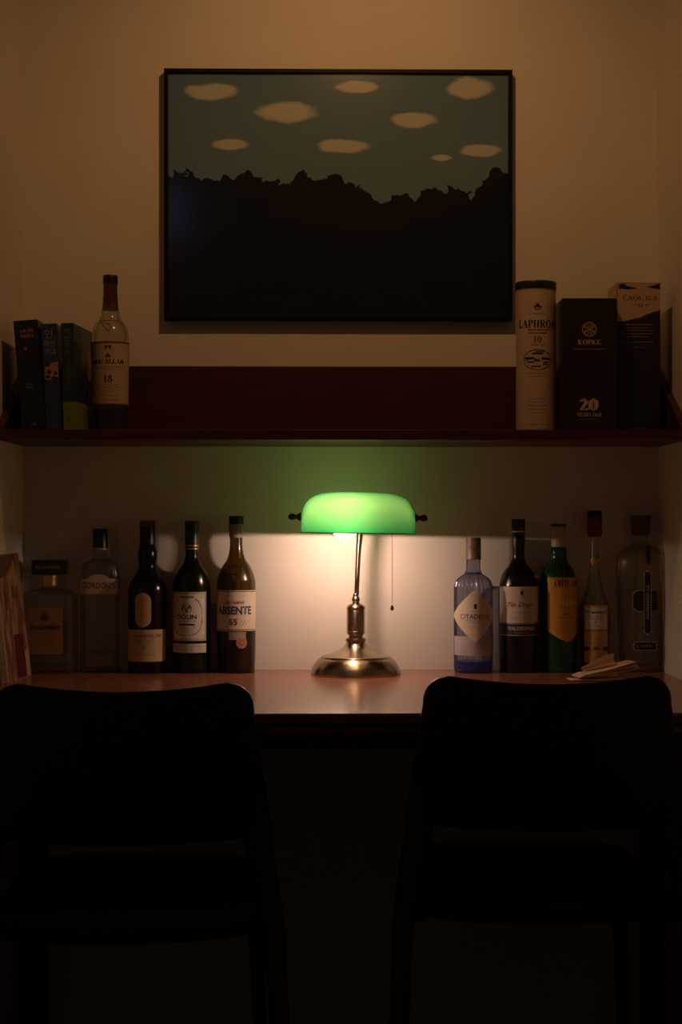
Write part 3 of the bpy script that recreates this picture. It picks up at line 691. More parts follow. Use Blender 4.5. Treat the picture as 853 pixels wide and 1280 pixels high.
I.bar(-hw, hw, B.zf(795), B.zf(794.3), 24).bar(-hw, hw, B.zf(780.4), B.zf(779.8), 24); I.done()

# 8 green scotch bottle
B = Bottle('green_scotch_bottle', 'bright green scotch bottle with pointed yellow ship label and pale neck foil', 698.5, 22.6)
B.body([(22, 837), (22.6, 826), (22.6, 800), (22.6, 735), (22, 724), (18.5, 712), (12.8, 704), (10.6, 697), (10.6, 690), (9.2, 684), (8.6, 678), (8.4, 660)], 'green')
B.ring('neck_foil', [(9.2, 683.5), (9.3, 682), (9.0, 672), (9.0, 658)], 'palefoil', seg=40); B.ring('cap', [(9.6, 658.5), (9.7, 657.5), (9.5, 655)], 'blackcap')
fc = cyl(B.R, .36); hw = 1.12*B.R; z0, z1, zp = B.zf(789), B.zf(722), B.zf(803)
rows = [(zp, -.0005, .0005)]+[(zp+(z0-zp)*k/6, -hw*(k/6)**.75, hw*(k/6)**.75) for k in range(1, 7)]+[(z1, -hw, hw)]
l = shape_label('shield_label', fc, rows, 'yellow', B.e, cols=30)
I = Ink(fc, 'black', l); I.serif('CUTTY SARK', .003, B.zf(729.5), .0125, .056, heavy=1.5)
I.sans('BLENDED', 0, B.zf(768), .0040, .020); I.sans('SCOTCH WHISKY', 0, B.zf(772.8), .0036, .034)
zs = B.zf(760)
I.poly([(-.014, zs+.002), (-.017, zs+.0035), (.016, zs+.003), (.013, zs), (-.011, zs-.0005)]); I.done()
I = Ink(fc, 'paleprint', l, name='ship')
for x in (-.009, -.001, .007):
    for k, w in enumerate((.0072, .0060, .0045)): I.poly([(x-w/2, zs+.004+.0055*k), (x+w/2, zs+.0045+.0055*k), (x+w/2-.001, zs+.009+.0055*k), (x-w/2+.0012, zs+.0085+.0055*k)])
I.line([(-.018, zs+.004), (-.009, zs+.015)], .0004).line([(.007, zs+.019), (.015, zs+.004)], .0004); I.done()
I = Ink(fc, 'brownink', l, name='border'); I.bar(-hw+.001, hw-.001, z1-.002, z1-.0013, 16).micro(0, B.zf(782), .036, .0011, 3).micro(0, B.zf(787), .028, .0011, 5).done()

# 9 slender bottle
B = Bottle('slender_bottle', 'slender clear bottle with wooden stopper, yellow label and gold neck ribbon', 743.5, 19.5)
B.body([(17, 834), (18, 815), (19.5, 780), (19.3, 765), (16.5, 752), (11.5, 738), (8, 722), (5.8, 704), (5.3, 690), (5.3, 672)], 'clear')
B.inner([(17, 834), (18, 815), (19.5, 780), (19.3, 765), (16.5, 752), (11.5, 738), (8, 722), (5.8, 704), (5.3, 690), (5.3, 672)], 'clear')
B.ring('stopper', [(7.5, 671), (9.0, 669.5), (9.6, 664), (9.3, 658), (9.6, 652), (9.2, 646)], 'cork', seg=40); B.ring('stopper_top', [(9.0, 646), (9.1, 644.5), (9.0, 639.5), (8.4, 638.3)], 'blackcap')
rb = B.ring('neck_ribbon', [(6.2, 704), (6.9, 701.5), (6.2, 699)], 'yellow')
tube('ribbon_tie', [(.004, -.0085, B.z(702)), (.011, -.008, B.z(699)), (.017, -.004, B.z(695))], [.0012, .0018, .0008], 'yellow', B.e, 8)
lathe('liquid', [(.0005, .005), (.025, .005), (.0285, B.z(785)), (.0285, B.z(775)), (.0005, B.z(775)+.0001)], 'amberliquid', B.e)
fc = cyl(B.R*.97, -.02)
l = rect('label', fc, B.sx(728), B.sx(759), B.zf(829), B.zf(757), 'yellow', B.e, .0018)
l.data.materials[0] = P('butter_yellow_label', (.64, .38, .12), .5, noise=.08, nscale=30)
l2 = rect('white_panel', fc, B.sx(730), B.sx(756.5), B.zf(787), B.zf(759.5), 'white', l, .0022)
I = Ink(fc, 'black', l, .0026); I.serif('H', B.sx(733.5), B.zf(765.3), .0062).sans('autard', B.sx(746), B.zf(765.2), .0064, .028, bold=.015); I.disc(B.sx(742), B.zf(778), .0014, .0014, 8)
I.poly([(B.sx(728.5), B.zf(814)), (B.sx(734), B.zf(814)), (B.sx(736), B.zf(811.5)), (B.sx(734), B.zf(809)), (B.sx(728.5), B.zf(809))]).poly([(B.sx(758.5), B.zf(814)), (B.sx(752), B.zf(814)), (B.sx(750), B.zf(811.5)), (B.sx(752), B.zf(809)), (B.sx(758.5), B.zf(809))]); I.done()
I = Ink(fc, 'brownink', l, .0026, 'small_print'); I.micro(B.sx(743), B.zf(771), .028, .0012, 4).micro(B.sx(743), B.zf(774), .024, .0012, 5).micro(B.sx(743), B.zf(783), .03, .001, 6)
I.disc(B.sx(743), B.zf(811), .0062, .0032, 14).micro(B.sx(743), B.zf(798), .036, .001, 3).micro(B.sx(743), B.zf(805), .03, .001, 8).micro(B.sx(743), B.zf(822), .036, .001, 9).bar(B.sx(730), B.sx(757), B.zf(788.6), B.zf(787.8), 4); I.done()

# 10 tall fluted liqueur bottle
B = Bottle('fluted_bottle', 'wide clear fluted bottle with brown cork stopper and black vertical label, by right wall', 801.5, 30.5, asp=.62)
B.body([(26, 834), (27, 820), (29.5, 770), (30.5, 725), (30.5, 706), (28.5, 694), (22, 686), (12, 681), (8.8, 676), (8.6, 668)], 'clear2', n=2.6, asp=.62, flute=20, fdepth=.045, seg=120)
B.inner([(26, 834), (27, 820), (29.5, 770), (30.5, 725), (30.5, 706), (28.5, 694), (22, 686), (12, 681), (8.8, 676), (8.6, 668)], 'clear2', n=2.6, asp=.62, flute=20, fdepth=.03, seg=120)
B.ring('stopper', [(8.4, 669), (11.0, 668.8), (12.0, 656), (12.3, 648), (13.3, 647.5), (13.3, 644.3)], 'cork')
off_y = -B.R*.62-.0006
fc = flat(off_y)
def rimmed(parent, pts, grow=1.13):
    cx = sum(p[0] for p in pts)/len(pts); cz = sum(p[1] for p in pts)/len(pts)
    return pts
l = Ink(fc, 'white', B.e, 0, 'label')
u0, u1 = B.sx(801.5), B.sx(811); um = (u0+u1)/2; za, zb2 = B.zf(793), B.zf(714)
l.poly([(u0, za+.008), (u0-.002, za+.004), (um-.003, za+.002), (um, za-.003), (um+.003, za+.002), (u1+.002, za+.004), (u1, za+.008), (u1, zb2-.008), (u1+.002, zb2-.004), (um+.003, zb2-.002), (um, zb2+.003), (um-.003, zb2-.002), (u0-.002, zb2-.004), (u0, zb2-.008)])
sA, sB = B.sx(787), B.sx(817.5); zA, zB = B.zf(765), B.zf(738)
l.poly([(sA+.004, zA+.004), (sA+.009, zA), (u0, zA), (u0, zB), (sA+.009, zB), (sA+.004, zB-.004), (sA, zB-.006), (sA, zA+.006)])
l.poly([(sA, B.zf(808)), (sA+.005, B.zf(813.5)), (sB, B.zf(813.5)), (sB, B.zf(802.5)), (sA+.005, B.zf(802.5))])
l = l.done()
I = Ink(fc, 'black', l, .0005, 'black_panel'); e_ = .0013
I.poly([(u0+e_, za+.004), (um, za+.001), (u1-e_, za+.004), (u1-e_, zb2-.004), (um, zb2-.001), (u0+e_, zb2-.004)])
I.poly([(sA+.006, zA+.004), (sA+.010, zA+e_), (u0-.0004, zA+e_), (u0-.0004, zB-e_), (sA+.010, zB-e_), (sA+.006, zB-.004), (sA+e_*1.2, zB-.008), (sA+e_*1.2, zA+.008)])
I.poly([(u1+.0008, zA+e_), (sB-.001, zA+.003), (sB+.001, zA+.006), (sB+.001, zB-.006), (sB-.001, zB-.003), (u1+.0008, zB-e_)])
I.poly([(sA+.0025, B.zf(808)), (sA+.006, B.zf(812.7)), (sB-.001, B.zf(812.7)), (sB-.001, B.zf(803.3)), (sA+.006, B.zf(803.3))])
I.poly([(B.sx(803.5), B.zf(683)), (B.sx(809), B.zf(682)), (B.sx(810), B.zf(700)), (B.sx(808), B.zf(706)), (B.sx(805.5), B.zf(705))]); I.done()
I = Ink(fc, 'paleprint', l, .0009); I.sans('ST-GERMAIN', um, B.zf(752.5), .0060, .066, bold=.01, rot=-pi/2); I.sans('LIQUEUR', B.sx(804), B.zf(808), .0042, .022); I.ring(B.sx(792.5), B.zf(808), .002, .003, .0007, 8); I.done()

# ------------------------------------------------------------------ shelf bottle
B = Bottle('aged_whisky_bottle', 'whisky bottle with maroon neck foil and cream label numbered 18, on the upper shelf', 138, 23.3, y=-.15, base=SZ, group='bottles on the shelf')
B.body([(21, 538), (21.5, 515), (22.6, 470), (23.3, 432), (23.3, 423), (21.5, 413), (16.5, 404), (12.3, 397), (11.3, 390), (10, 384), (8.8, 376), (8.6, 355)], 'clear')
B.inner([(21, 538), (21.5, 515), (22.6, 470), (23.3, 432), (23.3, 423), (21.5, 413), (16.5, 404), (12.3, 397), (11.3, 390), (10, 384), (8.8, 376), (8.6, 355)], 'clear')
B.ring('neck_foil', [(9.9, 388.5), (9.8, 384), (9.2, 374), (8.7, 366), (8.7, 355)], 'maroon'); B.ring('cap', [(9.2, 355.5), (9.3, 354), (9.2, 347), (8.6, 345)], 'blackcap')
lathe('liquid', [(.0005, .004), (.0290, .004), (.0300, B.z(512)), (.0005, B.z(512)+.0001)], 'darkglass', B.e)
tf = lambda t: B.R*(1+.02*0) 
def taper(s, t, off):
    k = .93+.07*min(max(t/B.z(432), 0), 1); R = B.R*k; a = s/R; return ((R+off)*sin(a), -(R+off)*cos(a), t)
fc = Face(taper)
hw = 1.42*B.R
l = rect('label', fc, -hw, hw, B.zf(505), B.zf(428), 'cream2', B.e, .0012, 30)
l.data.materials[0] = P('warm_cream_label', (.60, .46, .30), .6, noise=.06, nscale=40)
I = Ink(fc, 'redink', l, .0016, 'border'); I.bar(-hw, hw, B.zf(429), B.zf(427), 24).bar(-hw, -hw+.0015, B.zf(505), B.zf(428)).bar(hw-.0015, hw, B.zf(505), B.zf(428)).bar(-hw, hw, B.zf(506), B.zf(504.5), 24).done()
I = Ink(fc, 'black', l, .0016); I.serif('MACALLAN', 0, B.zf(452), .0082, .060, heavy=1.3); I.serif('18', 0, B.zf(473.5), .0135, .0145, heavy=1.3)
I.bar(-.0055, -.001, B.zf(434.5), B.zf(432)).bar(.001, .0055, B.zf(434.5), B.zf(432)).bar(-.006, .006, B.zf(436.5), B.zf(435.3)); I.done()
I = Ink(fc, 'brownink', l, .0016, 'small_print')
I.poly([(-.005, B.zf(447)), (.005, B.zf(447)), (.004, B.zf(444)), (0, B.zf(441.5)), (-.004, B.zf(444))])
for i, (v, w) in enumerate(((458.5, .055), (461.5, .035), (481, .04), (484, .048), (487, .05), (490, .03), (495, .044), (500, .05))): I.micro(0, B.zf(v), w, .001, i+20)
I.done()
def shoulder(s, t, off):
    v0, v1 = B.z(421), B.z(400); k = min(max((t-v0)/(v1-v0), 0), 1); R = (23.0+(14.0-23.0)*k**1.2)*B.s+off
    return (s, -math.sqrt(max(R*R-s*s, 1e-6)), t)
sf = Face(shoulder)
I = Ink(sf, 'maroon', B.e, .0028, 'triangle_seal')
ta, tb, tc_ = (-.0175, B.z(403)), (.0175, B.z(403)), (0, B.z(417))
for p, q in ((ta, tb), (tb, tc_), (tc_, ta)):
    n = 8; I.line([(p[0]+(q[0]-p[0])*k/n, p[1]+(q[1]-p[1])*k/n) for k in range(n+1)], .0016)
I.bar(-.0025, -.0005, B.z(409.5), B.z(406.5)).bar(.0008, .0025, B.z(409.5), B.z(406.5)); I.done()

# ------------------------------------------------------------------ shelf books
def book(name, label, corner, w, h, d, lean, yaw, cover, group='books on the shelf'):
    """corner: bottom left front corner of the spine; w spine width; lean tips the top to the left; yaw turns the spine"""
    e = thing(name, label, 'book', corner, group); e.rotation_euler = (0, -lean, yaw)
    t = .002
    box('spine', (0, 0, 0), (w, t, h), cover, e, .0008)
    box('cover', (0, t, 0), (t, d, h), cover, e, .0004); cv = box('cover', (w-t, t, 0), (w, d, h), cover, e, .0004)
    box('pages', (t, t, .003), (w-t, d-.003, h-.003), 'pages', e)
    return e, cv
zc0 = SZ+.0006
y1 = -.245
x_ = PX(27.5, y1); h1 = (PZ(402.5, y1)-SZ)
e, cv = book('hardback_book', 'thick midnight-blue book leaning left, tiny red dot on its spine', (x_, y1, zc0), 30*(D+y1)/F, h1/cos(radians(4.8)), .145, radians(4.6), 0.0, 'bk1')
w = 30*(D+y1)/F; fc = flat(0)
I = Ink(fc, 'peach', e, .0003); I.sans('스토케의', w*.50, h1*.905, .0075, .024, bold=.02); I.sans('예술원리', w*.50, h1*.858, .0075, .024, bold=.02); I.sans('문학', w*.5, h1*.045, .005, .009); I.done()
I = Ink(fc, 'orangeprint', e, .0003, 'dot'); I.disc(w*.42, h1*.745, .0032, .0032, 14).done()
I = Ink(fc, 'liteprint', e, .0003, 'author_name'); I.sans('이야기', w*.45, h1*.415, .0045, .014); I.sans('옮김', w*.45, h1*.385, .0042, .013); I.done()
x_ = PX(58, y1); h2 = PZ(406, y1)-SZ
e, cv = book('paperback_book', 'blue paperback with large pale Korean title, between the two darker books', (x_, y1, zc0), 19.5*(D+y1)/F, h2/cos(radians(3)), .14, radians(3.0), 0.0, 'bk2')
w = 19.5*(D+y1)/F
I = Ink(fc, 'liteprint', e, .0003); I.sans('인', w*.45, h2*.905, .016, .015, bold=.0); I.sans('확산', w*.5, h2*.815, .014, .021); I.sans('이야', w*.5, h2*.735, .014, .021); I.sans('장편', w*.5, h2*.035, .006, .010); I.done()
I = Ink(fc, 'peach', e, .0003, 'cover_picture'); I.poly([(.003, h2*.60), (w*.35, h2*.59), (w*.55, h2*.63), (w*.96, h2*.64), (w*.96, h2*.49), (w*.7, h2*.47), (.003, h2*.475)]); pk = I.done()
I = Ink(fc, 'black', pk, .0005, 'dark_spots'); I.disc(w*.38, h2*.545, .0035, .004).disc(w*.78, h2*.53, .0035, .0035).disc(w*.28, h2*.50, .0045, .003).disc(w*.68, h2*.487, .006, .003); I.done()
x_ = PX(80, y1); h3 = PZ(405, y1)-SZ; w = 15.5*(D+y1)/F
e, cv = book('paperback_book', 'dark teal paperback with lime green paper band, turned to show its front', (x_, y1, zc0), w, h3/cos(radians(1.8)), .150, radians(1.8), radians(-5.5), 'bk3')
bd = box('paper_band', (-.0004, -.0006, 0), (w+.0006, .150, h3*.262), 'lime', e, .0003)
I = Ink(fc, 'greenink', bd, .0009, 'band_print'); 
for k in range(4): I.bar(w*.35+k*.0025-.003, w*.35+k*.0025-.002, h3*.05, h3*.22)
I.done()
I = Ink(fc, 'tealprint', e, .0003)
for i, ch in enumerate('어떤것가'): I.sans(ch, w*.45, h3*(.925-.068*i), .0105, .010)
for i, ch in enumerate('아무도모르게'): I.sans(ch, w*.52, h3*(.63-.040*i), .0052, .006)
I.sans('소설', w*.4, h3*.56, .004, .006).done()
rs = Face(lambda s, t, off: (w+off, s, t))     # right cover, s runs towards the wall
I = Ink(rs, 'peach', e, .0004, 'cover_figure')
I.disc(.115, h3*.64, .022, .0275, 24); I.poly([(.094, h3*.275), (.105, h3*.40), (.111, h3*.44), (.119, h3*.43), (.126, h3*.37), (.133, h3*.30), (.124, h3*.31), (.117, h3*.37), (.109, h3*.275)]); I.done()
I = Ink(rs, 'maroon', e, .0006, 'cover_ribbon'); I.poly([(.108, h3*.49), (.135, h3*.50), (.138, h3*.44), (.120, h3*.44), (.104, h3*.46)]); I.done()
I = Ink(rs, 'tealprint', e, .0004, 'cover_title')
for i, ch in enumerate('어떤'): I.sans(ch, .030, h3*(.90-.06*i), .011, .020)
I.micro(.060, h3*.79, .05, .003, 3).done()
I = Ink(Face(lambda s, t, off: (w+.0006+off, s, t)), 'bk3', bd, .0004, 'band_print')
for k in range(6): I.micro(.10, h3*(.055+.03*k), .07, .002, k)
I.done()

# ------------------------------------------------------------------ tube and cartons on the shelf
ty = -.16; ts_ = (D+ty)/F; TR = 25.3*ts_
tb_ = thing('whisky_tube', 'cream cardboard whisky tube with dark green lid on the shelf', 'tube', (PX(670.3, ty), ty, SZ))
tz = lambda v: PZ(v, ty-TR)-SZ
H = PZ(353, ty)-SZ
lathe('tube_body', [(.0005, 0), (TR*.985, 0), (TR*.985, .004), (TR*.97, .0045), (TR*.97, .0055), (TR*.985, .006), (TR*.985, H-.012), (.0005, H-.012)], 'tubepaper', tb_, 64)
lathe('lid', [(.0005, H-.015), (TR*1.0, H-.015), (TR*1.01, H-.0142), (TR*1.01, H-.002), (TR*.99, H), (.0005, H)], 'greencap', tb_, 64)
lathe('silver_rim', [(TR*.9, H-.0165), (TR*1.0, H-.0165), (TR*1.0, H-.0152), (TR*.9, H-.0152)], 'greyink', tb_, 64)
fc = cyl(TR*.985, -.05)
I = Ink(fc, 'black', tb_, .0004); I.serif('LAPHROAIG', .0085, tz(404), .0145, .096, heavy=1.5, first=1.2)
I.sans('SINGLE ISLAY MALT', .004, tz(411.5), .0028, .046, bold=.03); I.sans('SCOTCH WHISKY', 0, tz(415.5), .0028, .036, bold=.03)
I.disc(0, tz(381), .0032, .0042, 12).disc(-.0048, tz(383), .0025, .0022, 8).disc(.0048, tz(383), .0025, .0022, 8).bar(-.0055, .0055, tz(386.5), tz(385.5)); I.done()
I = Ink(fc, 'brownink', tb_, .0004, 'small_print'); I.serif('10', 0, tz(423.5), .0115, heavy=1.3); I.sans('Years Old', .001, tz(430), .0042, .026, shear=.4)
I.micro(0, tz(391.5), .034, .0013, 3)
for i, (v, w_) in enumerate(((466, .034), (469.5, .026), (498, .034), (502, .036), (506.5, .038), (511, .038), (515, .022), (530, .052))): I.micro(0, tz(v), w_, .0012, i+30)
I.done()
ovl = Ink(fc, 'brownink', tb_, .0003, 'oval_picture').disc(0, tz(449), .0275, .0195, 32).done() if False else None
I = Ink(fc, 'black', tb_, .0004, 'oval_picture'); I.ring(0, tz(449), .0270, .0190, .0013, 40)
for (a, b_2, t0_, t1_) in ((-.025, -.006, .001, .005), (.008, .025, .000, .004), (-.010, .010, .010, .0135), (-.006, .004, -.003, .0005), (.011, .022, -.006, -.0035), (.010, .020, -.010, -.008), (-.020, -.006, -.0055, -.003), (-.012, .006, -.014, -.0115), (-.004, .012, .0145, .0165)):
    I.bar(a, b_2, tz(449)+t0_, tz(449)+t1_, 3)
I.ring(-.010, tz(449)-.004, .012, .006, .0012, 14, 0, pi); I.done()

ky = -.215; KX0, KX1 = PX(703.5, ky), PX(771.5, ky); KH = PZ(372, ky)-SZ; KD = .10
kb = thing('whisky_carton', 'dark brown carton with gold round emblem and the number 20', 'carton', ((KX0+KX1)/2, ky+KD/2, SZ), 'cartons on the shelf')
kw = (KX1-KX0)/2
box('carton_body', (-kw, -KD/2, 0), (kw, KD/2, KH), 'box1', kb, .001)
sd = Ink(Face(lambda s, t, off: (-kw-off, s, t)), 'box1side', kb, .0003, 'side_panel'); sd.bar(-KD/2+.001, KD/2-.001, .001, KH-.001); sd.done()
kz_ = lambda v: PZ(v, ky)-SZ
kx = lambda u: PX(u, ky)-(KX0+KX1)/2
fc = flat(-KD/2)
I = Ink(fc, 'goldprint', kb, .0004); cx = kx(737)
I.serif('KOPKE', cx, kz_(427), .0090, .042, heavy=1.8); I.micro(cx, kz_(435.7), .060, .0016, 4)
cz = kz_(411); I.ring(cx, cz, .0130, .0130, .0016, 26); I.ring(cx, cz, .0055, .0055, .0012, 12); I.line([(cx-.010, cz-.008), (cx+.010, cz+.008)], .0014).line([(cx-.010, cz+.008), (cx+.010, cz-.008)], .0014)
for k in range(8): I.disc(cx+.0093*cos(k*pi/4+.4), cz+.0093*sin(k*pi/4+.4), .0018, .0014, 6)
I.done()
I = Ink(fc, 'paleprint', kb, .0004); I.serif('20', cx-.001, kz_(505.5), .0215, .033, heavy=2.4); I.serif('YEARS OLD', cx, kz_(518), .0068, .045, heavy=1.6); I.micro(cx, kz_(523.5), .036, .0011, 3); I.done()

cy2 = -.165; CX0, CX1 = PX(771, cy2), PX(825.5, cy2); CH = PZ(352.5, cy2)-SZ; CD = .09
cb = thing('whisky_carton', 'tall black carton with torn-edge cream top panel, rightmost on the shelf', 'carton', ((CX0+CX1)/2, cy2+CD/2, SZ), 'cartons on the shelf')
cb.rotation_euler = (0, 0, radians(1.5))
cw = (CX1-CX0)/2
box('carton_body', (-cw, -CD/2, 0), (cw, CD/2, CH), 'box2', cb, .001)
fc = flat(-CD/2); qz = lambda v: PZ(v, cy2)-SZ; qx = lambda u: PX(u, cy2)-(CX0+CX1)/2
pts = [(-cw+.0005, qz(401))]+[(qx(u), qz(v)) for u, v in ((776, 401.5), (783, 400), (790, 398.5), (794, 397), (800, 396.5), (806, 393), (812, 391), (818, 388.5), (822, 388), (825, 386))]+[(cw-.0005, qz(386))]
lo = pts; hi = [(cw-.0005, CH-.001), (-cw+.0005, CH-.001)]
I = Ink(fc, 'cream2', cb, .0003, 'cream_panel')
for a, b2 in zip(lo[:-1], lo[1:]): I.poly([a, b2, (b2[0], CH-.001), (a[0], CH-.001)])
cp = I.done()
I = Ink(Face(lambda s, t, off: (-cw-off, s, t)), 'cream2', cb, .0003, 'side_panel'); I.bar(-CD/2+.0005, CD/2-.001, qz(403), CH-.001); I.done()
I = Ink(fc, 'black', cp, .0006); I.serif('CAOL ILA', qx(800), qz(371.8), .0078, .066, heavy=.8, first=1.25); I.serif('12', qx(800), qz(381), .0070)
I.bar(qx(789), qx(796), qz(380.7), qz(380.2)).bar(qx(804), qx(811), qz(380.7), qz(380.2))
I.poly([(qx(773), qz(355)), (qx(779), qz(353.5)), (qx(784), qz(357)), (qx(797), qz(359.5)), (qx(786), qz(361)), (qx(773), qz(360))]); I.poly([(qx(808), qz(357.5)), (qx(818), qz(355.5)), (cw-.001, qz(353)), (cw-.001, qz(360.5)), (qx(816), qz(359.5))]); I.done()
I = Ink(fc, 'goldprint', cb, .0004, 'small_print')
for i, (v, w_) in enumerate(((405, .055), (409, .048), (412.5, .058), (416.5, .062), (420, .04), (427, .06))): I.micro(qx(797), qz(v), w_, .0013, i+40)
I.done()
I = Ink(fc, 'tealprint', cb, .0004, 'carton_footer'); I.micro(qx(798), qz(433.5), .018, .002, 3).micro(qx(797), qz(535), .028, .002, 5)
I.done()

# ------------------------------------------------------------------ paperback leaning on the left wall
p2 = Vector((PX(39.5, -.137), -.137, DZ+.0003)); p1 = Vector((PX(10, -.293), -.293, DZ+.0003))
e1 = (p1-p2).normalized(); hgt = .237; leanx = (XL+.014)-p2.x
up = Vector((leanx, 0, math.sqrt(hgt**2-leanx**2))); up.normalize(); nrm = e1.cross(up).normalized()
if nrm.x < 0: nrm = -nrm
lb_ = thing('leaning_paperback', 'brown mottled paperback leaning against the left wall at the desk end', 'book', p2)
mtx = Matrix(((e1.x, nrm.x, up.x), (e1.y, nrm.y, up.y), (e1.z, nrm.z, up.z))).to_4x4()
lb_.rotation_euler = mtx.to_euler()
# local: x towards back wall (spine at 0), -y side hidden, y = facing camera side
dd = (p1-p2).length
box('cover', (0, -.0010, 0), (dd, 0, hgt), 'bark', lb_, .0003); box('cover', (0, -.013, 0), (dd, -.012, hgt), 'bark', lb_, .0003)
box('pages', (.001, -.012, .001), (dd-.001, -.0010, hgt-.001), 'pages', lb_)
box('spine', (-.0008, -.013, 0), (.0002, 0, hgt), 'bark', lb_)
fc = Face(lambda s, t, off: (-s, off, t))
I = Ink(fc, 'redcap', lb_, .0004, 'red_strip'); I.bar(-.088, -.030, .004, hgt*.36); rs_ = I.done()
I = Ink(fc, 'goldprint', lb_, .0004, 'yellow_strip'); I.bar(-.028, -.004, .004, hgt*.22); I.done()
I = Ink(fc, 'brownink', lb_, .0004, 'dark_mark'); I.disc(-.112, hgt*.64, .007, .019, 12).disc(-.066, hgt*.70, .006, .014, 12).disc(-.040, hgt*.69, .004, .012, 12).poly([(-.150, hgt*.99), (-.03, hgt*.99), (-.06, hgt*.90), (-.09, hgt*.84), (-.150, hgt*.80)]); I.done()
I = Ink(fc, 'brownink', rs_, .0006, 'strip_print'); I.ring(-.055, .030, .010, .012, .003, 14).ring(-.062, .055, .008, .010, .003, 14); I.done()

# ------------------------------------------------------------------ napkins on the desk
def napkin(label, origin, rz, tilt, L_, W_, layers, gap, fan, seed):
    r = random.Random(seed); V, Fc = [], []
    for k in range(layers):
        nx, ny = 12, 4; base = len(V); th = .0005
        for side in (0, 1):
            for i in range(nx+1):
                for j in range(ny+1):
                    q = i/nx
                    z = k*gap*(.35+.65*q)+fan*q*q*k+th*side+.0008*sin(q*7+k*1.3+j*.4)*q
                    V.append((L_*q*(1-.025*k)+.002*k, (j/ny-.5)*W_*(1-.02*(k % 3)), z+.0010))
        n1 = (nx+1)*(ny+1)
        for i in range(nx):
            for j in range(ny):
                a = base+i*(ny+1)+j; Fc.append((a, a+1, a+ny+2, a+ny+1)); a += n1; Fc.append((a+ny+1, a+ny+2, a+1, a))
        rimv = [base+i*(ny+1) for i in range(nx+1)]+[base+nx*(ny+1)+j for j in range(1, ny+1)]+[base+i*(ny+1)+ny for i in range(nx-1, -1, -1)]+[base+j for j in range(ny-1, 0, -1)]
        for a, b in zip(rimv, rimv[1:]+rimv[:1]): Fc.append((a, b, b+n1, a+n1))
    o = mesh('paper_napkin', V, Fc, 'paper'); fixn(o); o.location = origin; o.rotation_euler = (0, -tilt, rz)
    return tag(o, label, 'napkin', 'napkins on the desk')
ny_ = -.225
napkin('flat tan paper napkin lying lowest in the pile on the desk', (PX(711, ny_), ny_, DZ+.0002), radians(2), 0, .105, .050, 3, .0009, .0004, 1)
napkin('folded tan paper napkin with fanned layers resting across the pile', (PX(720, ny_-.004), ny_+.002, DZ+.0052), radians(6), radians(7.5), .118, .055, 7, .0016, .0006, 2)
# crumpled one: a curled sheet standing on top
V, Fc = [], []; nu, nv = 22, 10
cxn, cyn = PX(757, -.205), -.205
for i in range(nu+1):
    q = i/nu
    for j in range(nv+1):
        t = j/nv; a = -2.6+3.9*t
        R = .004+.0105*q**.8*(1+.15*sin(5*t+3*q))-.006*max(0, q-.72)**.5
        x = -.042+.062*q+.003*sin(6*t); V.append((x, R*cos(a)*.9-.002*q, .002+R*(1+sin(a))*.95+.010*q))
for i in range(nu):
    for j in range(nv):
        a = i*(nv+1)+j; Fc.append((a, a+1, a+nv+2, a+nv+1))
cn = mesh('paper_napkin', V, Fc, 'paper', None, True); cn.location = (cxn, cyn, DZ+.0125)
so = cn.modifiers.new('thick', 'SOLIDIFY'); so.thickness = .0006
tag(cn, 'curled crumpled tan paper napkin on top of the pile', 'napkin', 'napkins on the desk')

